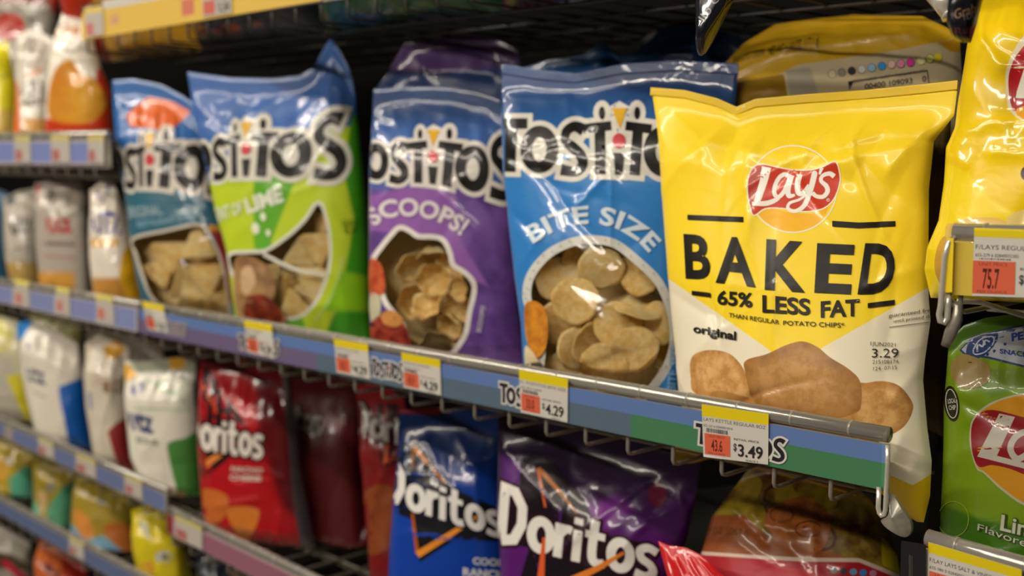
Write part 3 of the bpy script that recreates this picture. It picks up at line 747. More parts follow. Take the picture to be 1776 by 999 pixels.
# ---- yellow baked crisps bag, in focus
def art_baked():
    A = Art(5.0); K = '#1f1c19'; cx = lambda X, Y_: (1120 + X / 2.7, 130 + Y_ / 2.7)
    ringp = circle(1375, 328, 76, 75, 44)
    A.poly(circle(1375, 328, 75, 74, 44), '#f7d22e')
    A.poly([(1302, 352), (1315, 364), (1340, 362), (1372, 369), (1410, 370), (1436, 358), (1425, 382), (1400, 398), (1375, 402), (1345, 396), (1320, 380)], '#f3b521', True)
    A.strokes([dict(p=ringp, w=2.2, closed=True)], 2, '#f4ecd2')
    rb = [cx(*p) for p in [(476, 540), (480, 480), (505, 432), (545, 418), (600, 428), (680, 443), (760, 445), (825, 432), (888, 406), (910, 470), (906, 520), (882, 580), (842, 620), (790, 637), (720, 640), (640, 625), (560, 627), (505, 658), (485, 600)]]
    A.poly(rb, '#c73a22', True)
    A.strokes([dict(p=rb, w=2.2, closed=True)], 2, '#f4ecd2')
    A.poly([cx(*p) for p in [(480, 500), (510, 448), (560, 435), (520, 520), (500, 610), (484, 590)]], '#a82d1c', True)
    Wt = '#efeadf'; R_ = '#8f2416'
    Ls = [([(566, 432), (552, 500), (520, 596)], [44, 36, 30], 'butt'), ([(498, 603), (560, 602), (600, 590), (626, 576)], [18, 24, 22, 14], 'butt'),
          ([(676, 478), (650, 466), (622, 486), (604, 528), (606, 562), (626, 570), (652, 540), (678, 478)], 20, 'round'), ([(684, 470), (668, 530), (672, 566), (700, 562)], [26, 25, 24, 10], 'butt'),
          ([(722, 466), (712, 510), (716, 552), (740, 552), (766, 515)], [28, 26, 24, 22, 16], 'butt'), ([(792, 462), (772, 540), (744, 610), (702, 638), (668, 626), (676, 600), (720, 584), (760, 556)], [27, 26, 22, 18, 16, 14, 12, 8], 'round'),
          ([(826, 434), (814, 466)], [18, 10], 'butt'),
          ([(884, 476), (862, 462), (830, 472), (822, 496), (846, 520), (852, 546), (832, 570), (800, 568), (782, 552)], [24, 22, 18, 18, 22, 22, 20, 18, 20], 'butt')]
    for pts, w, c in Ls:
        w2 = [q / 2.7 for q in w] if isinstance(w, list) else w / 2.7
        A.strokes([dict(p=[cx(*p) for p in pts], w=w2, cap=c)], 1, Wt)
    A.strokes([dict(p=circle(*cx(855, 586), 2.6), w=.7, closed=True)], 1, Wt)
    A.text('R', ((1435.6, 345.2), (1437.8, 345.2), (1437.8, 348.2), (1435.6, 348.2)), Wt)
    A.poly([(1286, 187), (1300, 177), (1325, 171), (1348, 168), (1330, 177), (1308, 184)], '#d8d2c0')
    A.poly([(1193, 372.6), (1290, 376.3), (1290, 385.5), (1193, 381.5)], K)
    A.poly([(1444, 383), (1490, 386), (1553, 383.5), (1553, 392.5), (1490, 396), (1444, 393)], K)
    A.letters('BAKED', [((1186, 404), (1232, 407), (1233, 482), (1190, 480)), ((1243, 409), (1307, 411), (1311, 495), (1242, 487)), ((1330, 413), (1400, 418), (1397, 504), (1327, 499)),
                        ((1418, 420), (1484, 423), (1476, 507), (1413, 504)), ((1501, 420), (1556, 421), (1548, 505), (1488, 507))], K, .032)
    A.text('65%', ((1246, 503), (1306, 508), (1306, 533), (1245, 527)), K, .03)
    A.text('LESS', ((1323, 511), (1406, 518), (1406, 546), (1323, 541)), K, .03)
    A.text('FAT', ((1424, 522), (1491, 518), (1491, 547), (1424, 550)), K, .03)
    A.poly([(1201, 504), (1234, 508), (1234, 516), (1201, 511.5)], K); A.poly([(1505, 526), (1552, 520), (1552, 528.5), (1505, 534.5)], K)
    A.text('THAN REGULAR', colmap([(0, (1265, 542), (1265, 550)), (1, (1352, 555), (1352, 563))]), K, .01)
    A.text('POTATO CHIPS*', colmap([(0, (1359, 556), (1359, 564)), (1, (1465, 560), (1465, 568.5))]), K, .01)
    A.text('original', ((1204, 562), (1278, 575), (1278, 590), (1204, 576)), K, .035)
    A.text('guaranteed fresh', ((1541, 544), (1622, 533), (1622, 539.5), (1541, 550.5)), '#5c554a', .005)
    A.text('until printed date', ((1550, 554), (1622, 544), (1622, 549.5), (1550, 559.5)), '#5c554a', .005)
    A.poly([(1542, 567), (1614, 557.5), (1614, 558.6), (1542, 568.2)], '#5c554a')
    A.text('1JUN2021', ((1510, 592), (1553, 595), (1553, 602), (1510, 599)), '#3a352e', -.005)
    A.text('3.29', ((1512, 604), (1558, 604), (1558, 620), (1512, 620)), '#2e2a25', .0)
    A.text('215108174', ((1513, 624), (1557, 623), (1558, 630), (1513, 631)), '#4a443c', -.005)
    A.text('124  07:15', ((1514, 636), (1555, 633), (1555, 640), (1514, 643)), '#4a443c', -.005)
    for (x, y) in [(1218, 640), (1240, 655), (1350, 650), (1390, 620), (1430, 690)]: pass
    return A
chip_p = ('noise', '#a8783f', '#c9985a', 38)
white_p = [(1060, 405), (1164, 487), (1240, 540), (1327, 602), (1380, 646), (1428, 602), (1520, 550), (1612, 497), (1720, 440), (1720, 1000), (1060, 1000)]
cl = smooth_pts([(1197, 628), (1207, 613), (1232, 607), (1262, 612), (1283, 630), (1296, 655), (1310, 700), (1260, 700), (1205, 682), (1198, 655)], 6, True)
cm = smooth_pts([(1292, 645), (1294, 625), (1330, 614), (1362, 599), (1392, 592), (1418, 602), (1440, 620), (1472, 640), (1492, 662), (1494, 700), (1484, 716), (1440, 726), (1360, 716), (1310, 700)], 6, True)
cr = smooth_pts([(1480, 672), (1505, 664), (1530, 661), (1558, 668), (1578, 690), (1584, 708), (1572, 735), (1550, 752), (1520, 760), (1480, 750)], 6, True)
cb = smooth_pts([(1235, 680), (1300, 690), (1400, 715), (1490, 715), (1530, 740), (1500, 790), (1380, 790), (1240, 740)], 6, True)
baked = bag('chip_bag', 'bright yellow and cream bag with black BAKED lettering leaning at the shelf end', 'chip bag',
    [(1130, 153), (1139, 215), (1147, 290), (1152, 350), (1160, 440), (1165, 500), (1171, 560), (1179, 625), (1186, 690), (1190, 730), (1196, 768)],
    [(1662, 141), (1655, 200), (1620, 245), (1611, 330), (1610, 470), (1611, 520), (1614, 556), (1604, 625), (1601, 660), (1605, 705), (1608, 740), (1616, 800), (1613, 860), (1602, 906)],
    [(1190, 158), (1245, 172), (1279, 187), (1312, 173), (1400, 165), (1500, 158), (1600, 148)], [(1300, 788), (1400, 803), (1485, 812), (1525, 850), (1560, 886), (1590, 905)],
    YR + .044, 5, 7, .034, floor=None, back=.55, col='#f5d52c', nu=130, nv=180, seed=11, creases=34, amp=.003, rough=.31, coat=.22, bump=.3, bscale=20,
    polys=dict(white=white_p, cl=cl, cm=cm, cr=cr, cb=cb, yb=[(1100, 762), (1300, 790), (1542, 823), (1583, 842), (1650, 800), (1650, 1000), (1100, 1000)]),
    regions=[('white', 0, .6, '#e8dfc6'), ('cl', 0, .8, ('noise', '#a9743a', '#cc9a5a', 70)), ('cl', 9, 8, ('noise', '#bd8a4c', '#dcae70', 90)), ('cb', 0, 1.5, ('noise', '#a3733c', '#bb8a4c', 44)), ('cr', 0, .8, ('noise', '#a06c34', '#c08a4c', 70)), ('cr', 9, 9, ('noise', '#b88548', '#d8a968', 90)), ('cm', 0, .8, ('noise', '#8c602e', '#a87840', 70)), ('cm', 16, 18, ('noise', '#a87a42', '#c0925a', 90)), ('yb', 0, .8, '#e3bd1c')],
    art=art_baked(), window=None, topflat=.045, topk=.17, pleat=.12, seal=('#dcb81a', .007),
    folds=[((1279, 187), (1240, 262), 5, 2.2), ((1160, 330), (1235, 260), 7, 2.0), ((1250, 250), (1330, 270), 8, 2.6), ((1380, 248), (1440, 262), 9, -2.6), ((1480, 262), (1600, 205), 9, 3.0), ((1610, 232), (1560, 300), 6, 2.4), ((1150, 180), (1215, 235), 6, 2.2), ((1165, 290), (1150, 410), 6, 1.5),
           ((1540, 240), (1500, 320), 9, -2.0), ((1560, 620), (1606, 600), 6, 1.6), ((1600, 640), (1570, 690), 6, 2.4), ((1590, 470), (1530, 500), 7, 1.4), ((1190, 640), (1230, 700), 6, 1.6), ((1580, 760), (1560, 830), 6, 2.2), ((1600, 800), (1585, 842), 5, 1.8)])

# ---- blue bag with round chips behind a window
bite_win = smooth_pts([(925, 486), (940, 462), (962, 442), (992, 428), (1023, 423), (1064, 430), (1105, 462), (1135, 492), (1152, 528), (1160, 560), (1161, 595), (1150, 632), (1125, 668), (1098, 692), (1060, 704), (1000, 690), (955, 670), (944, 642), (946, 590), (925, 530), (921, 510)], 6, True)
def art_bite():
    A = Art(6.0); wordmark(A, wide(quadmap((857, 208), (1237, 210), (1237, 308), (855, 297)), 4.2), '#d6d3c8')
    A.text('BITE SIZE', arcmap([(925, 422), (968, 398), (1015, 387), (1062, 393), (1100, 412), (1126, 438)], 31), '#cfdde6', .03, spacing=1.05)
    A.text('BITE SIZE', ((1157, 676), (1162, 600), (1176, 601), (1170, 678)), '#7fb2da', .02)
    for k in range(40):
        t = k / 40; i = int(t * len(bite_win)); x, y = bite_win[i]; cx_, cy_ = 1040, 560; d = math.hypot(x - cx_, y - cy_); f = (d + 5 + (k * 37 % 7)) / d
        if y < 640: A.poly(circle(cx_ + (x - cx_) * f, cy_ + (y - cy_) * f, 1.3, 1.6, 6), '#8d9298')
    A.poly([(913, 530), (935, 524), (950, 545), (952, 585), (944, 612), (930, 618), (916, 590)], ('noise', '#a8621a', '#d08a2c', 60), True)
    A.poly([(914, 600), (932, 618), (938, 636), (916, 640)], '#d8c9a0', True); A.poly([(914, 632), (940, 628), (942, 646), (928, 656), (914, 650)], '#54504a', True)
    A.text('Tos', ((918, 634), (938, 634), (938, 646), (918, 646)), '#c9c2b0', .02)
    return A
bite = bag('chip_bag', 'glossy blue bag with BITE SIZE lettering over a window of round chips', 'chip bag',
    [(872, 112), (869, 200), (873, 300), (884, 400), (895, 490), (905, 560), (909, 640), (913, 690)],
    [(1281, 112), (1272, 200), (1240, 330), (1215, 430), (1205, 540), (1200, 640), (1200, 730)],
    [(930, 122), (1000, 128), (1080, 112), (1180, 106)], [(1000, 708), (1100, 720)], Y0, 26, 9, .036, floor=FM(at(1050, 650)[0]) + .017, back=.5, nu=110, nv=130, seed=22,
    col=('grad', 'py', 140, '#24467c', 330, '#2f7cc4'), polys=dict(win=bite_win), regions=[('win', -15, .8, '#cfcdc6')], window=('win', 0), art=art_bite(),
    rough=.3, coat=.55, amp=.0018, creases=40, inside='#f0d898', seal=('#2c4a80', .010), topflat=.05,
    folds=[((872, 170), (985, 172), 4, 2.0), ((985, 172), (1060, 130), 4, 1.8), ((1000, 185), (1040, 225), 4, 2.0), ((1040, 225), (1080, 175), 3, 1.6), ((985, 175), (1000, 240), 3, 1.5), ((1060, 320), (1020, 360), 3, 1.8), ((1075, 300), (1073, 430), 3, 1.4), ((880, 360), (930, 400), 6, -2), ((1100, 200), (1130, 150), 4, 2), ((900, 480), (950, 420), 5, 1.5)])
SURF_BITE = bite.name

# ---- purple bag with bowl shaped chips
sc_win = smooth_pts([(652, 470), (652, 450), (664, 432), (682, 410), (694, 399), (708, 404), (724, 414), (750, 415), (766, 420), (776, 440), (782, 462), (803, 476), (817, 492), (817, 512), (810, 540), (804, 575), (795, 592), (777, 612), (740, 618), (711, 600), (703, 562), (672, 522), (664, 490)], 6, True)
def art_scoops():
    A = Art(6.5); M = colmap([(0, (590, 236), (590, 306)), (.88, (655, 241), (653, 311)), (1.53, (692, 243), (689, 315)), (2.4, (751, 243), (750, 319)), (3.22, (819, 244), (817, 331)), (4.2, (890, 240), (890, 344))])
    wordmark(A, M, '#d9d4cc')
    A.text('SCOOPS!', arcmap([(650, 392), (672, 378), (700, 374), (730, 376), (762, 384), (800, 408)], 30), '#d8cfd2', .035, spacing=1.05)
    A.poly([(643, 452), (660, 456), (668, 480), (668, 505), (656, 512), (643, 508)], ('noise', '#a03a20', '#c8603a', 60), True); A.poly([(643, 512), (660, 514), (660, 545), (645, 556)], '#b9b59a', True)
    A.poly([(645, 560), (670, 545), (700, 560), (712, 590), (708, 605), (645, 600)], ('noise', '#6c1f1a', '#b04a34', 70), True); A.poly([(662, 545), (680, 538), (700, 552), (690, 566), (668, 562)], '#c98a4a', True)
    A.text('SCOOPS!', ((826, 575), (834, 530), (842, 531), (834, 577)), '#cfc3d6', .02)
    return A
scoops = bag('chip_bag', 'purple and blue bag with SCOOPS! lettering over a flower-shaped window', 'chip bag',
    [(648, 155), (645, 220), (642, 300), (642, 400), (643, 500), (646, 600)], [(868, 172), (878, 230), (890, 330), (897, 420), (903, 500), (912, 580), (920, 650)],
    [(700, 150), (775, 150), (830, 158)], [(780, 630)], Y0, 27, 6, .034, floor=FM(at(770, 600)[0]) + .017, back=.5, nu=80, nv=110, seed=31,
    col=('grad', 'py', 318, ('grad', 'py', 190, '#27406c', 240, '#3d62a4'), 336, ('noise', '#53377c', '#75509c', 16)), polys=dict(win=sc_win, pk=[(700, 325), (790, 325), (800, 420), (850, 500), (790, 470), (760, 410), (640, 400), (640, 340)]), regions=[('pk', 0, 3, '#8a5aa4'), ('win', -9, .9, '#ddd6cf')],
    window=('win', 0), art=art_scoops(), rough=.3, coat=.5, amp=.0018, creases=30, inside='#f0d898',
    folds=[((790, 345), (845, 405), 4, 2.4), ((700, 180), (800, 190), 5, 2), ((840, 190), (858, 225), 3, 2), ((650, 200), (700, 215), 6, 1.6), ((850, 440), (880, 480), 7, -2), ((720, 540), (800, 560), 3, 1.2), ((720, 545), (800, 600), 3, 1.2), ((820, 600), (900, 596), 4, 2.0)])

# ---- lime bag
lime_w = smooth_pts([(398, 446), (430, 440), (462, 437), (500, 412), (530, 384), (551, 355), (561, 372), (568, 405), (570, 440), (565, 475), (551, 512), (531, 538), (508, 549), (485, 543), (462, 520), (440, 500), (415, 490)], 6, True)
def art_lime():
    A = Art(7.0); M = colmap([(0, (300, 240), (300, 310)), (.88, (350, 241), (352, 312)), (1.53, (380, 237), (381, 309)), (2.4, (425, 229), (425, 306)), (3.22, (501, 222), (501, 307)), (4.2, (598, 196), (598, 304))])
    wordmark(A, M, '#d2cfc2')
    A.text('HINT OF', ((366, 362), (418, 349), (422, 368), (370, 388)), '#d5dcc4', .03)
    A.text('LIME', ((423, 346), (487, 320), (493, 348), (430, 370)), '#dfe2d0', .045)
    for x, y, r_ in ((457, 376, 5), (444, 396, 7), (466, 404, 4)): A.poly(circle(x, y, r_, r_ * 1.5, 12, rot=-.2), '#e3e8cf')
    A.strokes([[(458, 441), (510, 466), (563, 476)]], 6, '#d8d6c6')
    A.text('1JUN21', ((594, 382), (622, 378), (622, 390), (594, 394)), '#3c6420', .0); A.text('4.29', ((597, 396), (620, 392), (620, 402), (597, 406)), '#3c6420', 0)
    A.text('RESTAURANT STYLE CHIPS', arcmap([(548, 556), (575, 520), (590, 480), (597, 446)], 5), '#c9dca0', .0)
    A.poly([(410, 450), (440, 446), (470, 470), (478, 505), (470, 535), (500, 552), (470, 575), (425, 570), (408, 520)], ('noise', '#7a5636', '#a88458', 30), True); A.poly([(428, 520), (455, 510), (480, 528), (492, 552), (478, 568), (430, 562)], ('noise', '#5a2016', '#8a3a24', 60), True); A.poly([(420, 470), (436, 462), (444, 490), (430, 512), (420, 500)], '#c4a27c', True)
    return A
lime = bag('chip_bag', 'lime green and blue bag with LIME lettering and a wedge-shaped window', 'chip bag',
    [(325, 125), (334, 180), (345, 235), (360, 300), (375, 370), (395, 430), (405, 500), (415, 560)], [(612, 140), (622, 230), (632, 340), (638, 440), (641, 520), (644, 612)],
    [(400, 135), (475, 136), (520, 131), (545, 116), (560, 88), (574, 64), (590, 90), (603, 115)], [(520, 600)], Y0, 33, 6, .034, floor=FM(at(520, 560)[0]) + .017, back=.45, nu=84, nv=100, seed=44,
    col='#3f66a8', polys=dict(gr=[(250, 340), (355, 322), (480, 270), (581, 222), (640, 214), (720, 190), (720, 700), (250, 700)], d1=[(440, 300), (520, 290), (470, 420), (560, 640), (480, 640), (440, 420)], d2=[(610, 200), (700, 200), (700, 600), (540, 640), (590, 520), (615, 380), (596, 300)], d3=[(590, 470), (700, 490), (700, 540), (560, 540)], win=lime_w),
    regions=[('gr', 0, 1, '#b4c92a'), ('d1', 0, 2, '#5fa82a'), ('d2', 0, 3, '#3f941f'), ('d3', 0, 5, '#8cc41f'), ('win', -6, 1, '#d8d6c6')], window=('win', 0), art=art_lime(), rough=.32, coat=.45, amp=.0018, inside='#e6c987',
    folds=[((335, 160), (350, 185), 4, 2.4), ((350, 185), (362, 145), 3, 2.4), ((385, 165), (420, 148), 3, 2.4), ((400, 190), (425, 160), 3, 2.4), ((430, 160), (470, 138), 3, 2.4), ((445, 195), (470, 140), 3, 2.4), ((450, 195), (525, 140), 4, 2.8), ((545, 130), (565, 80), 5, 2.6), ((525, 165), (555, 170), 5, 2)])

# ---- teal bag at the left end
or_w = smooth_pts([(232, 416), (290, 402), (345, 392), (362, 412), (378, 444), (388, 480), (393, 518), (392, 560), (330, 560), (270, 520), (250, 480), (238, 440)], 6, True)
def art_orig():
    A = Art(8.0); M = colmap([(0, (150, 252), (150, 312)), (.88, (203, 250), (203, 318)), (1.53, (226, 254), (228, 325)), (2.4, (257, 249), (257, 324)), (3.22, (332, 242), (332, 330)), (4.2, (392, 230), (392, 334))])
    wordmark(A, M, '#cdc6ba'); A.text('ORIGINAL', ((214, 358), (277, 355), (284, 372), (218, 380)), '#8fa8b0', .02); A.text('RESTAURANT STYLE', ((238, 384), (336, 372), (338, 380), (240, 395)), '#7fa6b8', .02)
    A.poly([(366, 398), (380, 402), (398, 440), (408, 480), (412, 520), (398, 524), (392, 480), (382, 440)], '#86262c', True); A.poly([(360, 390), (378, 392), (380, 402), (364, 402)], '#d29a30')
    return A
orig = bag('chip_bag', 'teal and blue bag with orange banner at the left end of the long rail', 'chip bag',
    [(195, 140), (197, 200), (205, 270), (218, 330), (227, 400), (240, 470), (256, 535)], [(335, 178), (352, 250), (375, 340), (402, 430), (414, 500), (418, 575)],
    [(230, 137), (280, 147), (315, 165)], [(330, 556)], Y0, 30, 6, .03, floor=FM(at(330, 540)[0]) + .017, back=.45, nu=64, nv=84, seed=52,
    col='#2f64a6', polys=dict(te=[(150, 322), (420, 300), (460, 420), (460, 640), (150, 640)], og=[(218, 200), (238, 182), (258, 168), (300, 176), (332, 194), (312, 212), (290, 232), (262, 222), (226, 220)], bl=[(255, 480), (262, 480), (290, 600), (250, 600)], win=or_w),
    regions=[('te', 0, 2, '#2f6074'), ('og', 0, 1, '#d8642a'), ('win', -5, 1, '#c8bfae')], window=('win', 0), art=art_orig(), rough=.3, coat=.5, amp=.0018, inside='#e6c987',
    folds=[((197, 165), (212, 190), 4, 2.4), ((212, 190), (245, 200), 4, 2.4), ((262, 225), (300, 175), 5, 3), ((210, 180), (222, 240), 5, 1.5)])

# ---- chips seen through the windows
M_chip = principled('corn_chip', '#fff0bc', .6, noise=('#f2cf7c', 2.5), bump=(.25, 9, .0006)); M_chip2 = principled('corn_chip_toasted', '#fbe4a4', .6, noise=('#e8bc68', 3), bump=(.25, 8, .0006))
RCH = [chip_mesh('round_chip', 'round', k, M_chip if k % 2 else M_chip2) for k in range(4)]
TCH = [chip_mesh('tri_chip', 'tri', k, M_chip if k % 2 else M_chip2) for k in range(4)]
BCH = [chip_mesh('bowl_chip', 'bowl', k, M_chip if k % 2 else M_chip2) for k in range(3)]
rc = 'round chips in the window of the blue bag'
for k, (x, y, d, r, tx, ty, lb) in enumerate([
    (990, 520, .012, .0225, .1, .25, 'large round chip at the left of the window of the blue bag'), (1100, 530, .010, .0225, -.95, .1, 'round chip tipped edge-on at the right of the blue bag window'),
    (1097, 607, .015, .0225, -.15, -.1, 'round chip with dark specks at lower right of the blue bag window'), (984, 605, .016, .021, .1, .9, 'half hidden round chip at lower left of the blue bag window'),
    (1010, 598, .024, .021, .1, 1.0, 'round chip standing behind the lower left one in the blue bag window'), (1035, 462, .013, .022, .5, .2, 'glinting round chip at the top of the blue bag window'),
    (1100, 470, .016, .022, .3, -.4, 'round chip at upper right of the blue bag window'), (955, 480, .02, .022, .2, .5, 'round chip at upper left of the blue bag window'),
    (1060, 560, .030, .023, .2, .3, 'round chip deep in the middle of the blue bag window'), (1140, 560, .024, .021, .1, -.6, 'round chip at the right rim of the blue bag window'),
    (1040, 640, .012, .023, -.2, .2, 'round chip at the bottom middle of the blue bag window'), (965, 655, .016, .021, -.3, .4, 'darker round chip at the bottom left of the blue bag window'),
    (1000, 440, .026, .022, .6, .3, 'round chip hidden at the top left of the blue bag window'), (1110, 665, .022, .022, .1, -.3, 'round chip at the bottom right of the blue bag window'), (950, 560, .026, .022, .1, .3, 'round chip behind the left rim of the blue bag window')]):
    put_chip('tortilla_chip', RCH[k % 4], bite.name, x, y, d, r, (tx, ty), k * 1.3, lb, rc)
bc = 'bowl-shaped chips in the window of the purple bag'
for k, (x, y, d, r, tx, ty, lb) in enumerate([
    (745, 480, .018, .021, .3, .2, 'pale bowl-shaped chip in the middle of the purple bag window'), (692, 455, .018, .02, .7, .8, 'bowl-shaped chip at upper left of the purple bag window'),
    (735, 535, .02, .019, -.4, -.1, 'largest bowl-shaped chip low in the purple bag window'), (797, 500, .014, .015, .2, -.5, 'small bowl-shaped chip at the right rim of the purple bag window'),
    (740, 430, .024, .021, 1.2, .1, 'bowl-shaped chip at the top of the purple bag window'), (780, 560, .018, .019, .6, -.3, 'bowl-shaped chip at lower right of the purple bag window'),
    (700, 520, .026, .022, .2, .6, 'bowl-shaped chip at the left rim of the purple bag window'), (750, 598, .016, .02, .3, .2, 'bowl-shaped chip at the bottom of the purple bag window'),
    (775, 455, .028, .02, .5, -.3, 'bowl-shaped chip tucked at upper right of the purple bag window'), (780, 530, .032, .02, .2, .2, 'bowl-shaped chip deep behind the right side of the purple bag window')]):
    put_chip('scoop_chip', BCH[k % 3], scoops.name, x, y, d, r, (tx, ty), k * .7, lb, bc)
lc = 'corn chips in the window of the lime green bag'
for k, (x, y, d, r, tx, ty, lb) in enumerate([
    (545, 425, .012, .03, .2, .3, 'tall corn chip at the right of the upper wedge of the lime bag'), (510, 440, .018, .028, .4, .5, 'corn chip at the left of the upper wedge of the lime bag'), (545, 385, .022, .028, .2, -.4, 'corn chip at the tip of the upper wedge of the lime bag'),
    (540, 500, .014, .03, -.1, .2, 'corn chip at the right of the lower wedge of the lime bag'), (495, 500, .014, .028, .3, .7, 'pale corn chip in the middle of the lower wedge of the lime bag'), (450, 480, .018, .028, .1, .3, 'corn chip at the left of the lower wedge of the lime bag'), (500, 535, .018, .028, .1, .2, 'corn chip at the bottom of the lime bag window'), (520, 470, .03, .03, .1, .2, 'corn chip deep behind both wedges of the lime bag')]):
    put_chip('tortilla_chip', TCH[k % 4], lime.name, x, y, d, r, (tx, ty), k * .9, lb, lc)
oc = 'corn chips in the window of the teal bag'
for k, (x, y, d, r, tx, ty, lb) in enumerate([
    (280, 440, .014, .034, .2, .4, 'corn chip at upper left of the teal bag window'), (335, 425, .014, .034, .1, .2, 'corn chip at the top of the teal bag window'), (350, 480, .012, .034, -.1, .3, 'corn chip in the middle right of the teal bag window'), (305, 490, .018, .034, .3, .6, 'corn chip in the middle left of the teal bag window'),
    (370, 530, .014, .032, .1, .1, 'corn chip at lower right of the teal bag window'), (322, 510, .012, .032, .1, .4, 'corn chip at the bottom of the teal bag window'), (260, 470, .022, .03, .1, .5, 'corn chip at the left rim of the teal bag window')]):
    put_chip('tortilla_chip', TCH[k % 4], orig.name, x, y, d, r, (tx, ty), k * 1.1, lb, oc)
# ================================================================ bags standing behind the front row
YB = YR + .19
bag('chip_bag', 'dark purple bag standing behind the purple bag with the flower-shaped window', 'chip bag',
    [(655, 150), (648, 210), (645, 330)], [(900, 90), (905, 200), (905, 330)], [(672, 128), (702, 74), (738, 70), (800, 60), (860, 66)], [(780, 330)], YR + .125, 20, 3, .022, floor=None, nu=50, nv=50, seed=61,
    col='#47305f', polys=dict(bl=[(600, 118), (760, 128), (860, 118), (920, 118), (920, 400), (600, 400)]), regions=[('bl', 0, 4, '#243868')], rough=.32, coat=.45, amp=.003, creases=18,
    folds=[((665, 130), (700, 80), 4, 2), ((745, 120), (760, 150), 4, 3), ((770, 125), (850, 130), 4, 2.4), ((705, 82), (740, 115), 5, 2.4)])
def art_bb():
    A = Art(8); wordmark(A, wide(quadmap((985, 130), (1100, 128), (1100, 150), (985, 152)), 4.2), '#5a6070', '#10131c', 0, True); return A
bag('chip_bag', 'dark blue bag standing behind the bag with BITE SIZE lettering', 'chip bag',
    [(878, 128), (880, 200), (885, 330)], [(1205, 60), (1290, 200), (1290, 330)], [(950, 104), (1010, 96), (1045, 72), (1075, 98), (1100, 92), (1150, 52), (1185, 42)], [(1080, 340)], YR + .15, 16, 10, .03, nu=60, nv=50, seed=63,
    col='#1f4674', rough=.3, coat=.5, amp=.0035, creases=20, folds=[((900, 125), (1010, 118), 5, 3), ((1040, 110), (1200, 95), 5, 4), ((1050, 75), (1075, 100), 3, 2), ((1040, 124), (1200, 112), 4, -3)])
bag('chip_bag', 'slate blue bag leaning between the dark blue bag and the face-down yellow one', 'chip bag',
    [(1110, 70), (1110, 200), (1110, 330)], [(1300, 70), (1320, 200), (1320, 330)], [(1160, 42), (1200, 36), (1260, 55)], [(1200, 330)], YR + .29, 10, -8, .03, nu=30, nv=30, seed=64, col='#142c44', rough=.3, coat=.6, amp=.003)
def art_back():
    A = Art(5); cs = ['#b5a88c', '#7c766b', '#2f2d2c', '#b9bcb4', '#7fa6c4', '#2b86c4', '#c9a59a', '#c47898', '#c42c88', '#c9c692', '#c6c466', '#c9b81e']
    ps = [(785, 383), (835, 375), (886, 367), (938, 359), (990, 351), (1042, 343), (1092, 335), (1140, 331), (1190, 325), (1245, 315), (1290, 305), (1330, 300)]
    for c, (x, y) in zip(cs, ps):
        A.poly(circle(1180 + x / 2.98, y / 2.98, 7.3, 7.6, 18), '#4a443c' if c < '#c9b' or True and ps.index((x, y)) < 9 else '#b9b060'); A.poly(circle(1180 + x / 2.98, y / 2.98, 6.4, 6.7, 18), c)
    A.strokes([dict(p=[(1474, 156), (1472, 143), (1608, 123), (1611, 146)], w=1.4, smooth=False)], 1, '#1d1b1a')
    A.poly([(1472, 143), (1480, 142), (1475, 152)], '#1d1b1a')
    A.text('00400 109093    0', ((1500, 146), (1606, 132), (1606, 142), (1500, 156)), '#2f2b28', .0)
    A.text('59311359   LRP   NI-LAMS-79', ((1480, 139), (1604, 121), (1604, 126), (1480, 145)), '#5a544c', 0)
    A.text('NET WT 6 1/4 OZ. (177.1 g)', ((1333, 82), (1420, 61), (1420, 77), (1333, 97)), '#4a3c10', .0)
    A.text('POTATO CRISPS', ((1272, 100), (1326, 85), (1326, 96), (1274, 110)), '#6a5412', .0)
    return A
bag('chip_bag', 'yellow and cream bag lying face down behind the BAKED bag, colour dots on its back', 'chip bag',
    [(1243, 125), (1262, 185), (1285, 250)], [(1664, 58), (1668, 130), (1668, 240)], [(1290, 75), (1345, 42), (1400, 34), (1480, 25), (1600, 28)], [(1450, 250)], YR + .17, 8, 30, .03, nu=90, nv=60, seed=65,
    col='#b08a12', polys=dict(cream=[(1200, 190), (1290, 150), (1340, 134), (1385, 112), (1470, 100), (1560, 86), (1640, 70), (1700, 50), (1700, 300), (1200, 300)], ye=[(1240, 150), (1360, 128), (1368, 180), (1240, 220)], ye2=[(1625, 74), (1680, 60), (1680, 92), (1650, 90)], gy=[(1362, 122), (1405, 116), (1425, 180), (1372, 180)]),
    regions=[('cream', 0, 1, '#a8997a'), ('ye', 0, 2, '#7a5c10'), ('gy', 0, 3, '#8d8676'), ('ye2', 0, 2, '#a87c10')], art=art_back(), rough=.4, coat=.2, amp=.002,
    folds=[((1290, 150), (1385, 112), 3, 2.2), ((1385, 112), (1650, 66), 3, 2.6), ((1400, 100), (1520, 40), 6, 2.5), ((1520, 40), (1600, 60), 6, 2.5)])
bag('chip_bag', 'dark yellow bag added for the shaded side at the right edge of the BAKED bag', 'chip bag',
    [(1560, 200), (1560, 400), (1560, 700)], [(1650, 170), (1645, 400), (1640, 760)], [(1600, 180)], [(1600, 740)], YR + .13, 20, 6, .022, nu=30, nv=40, seed=66, col='#4a3a08', rough=.5, coat=0, amp=.002)  # stands in for the BAKED bag's shaded side, shade as film colour

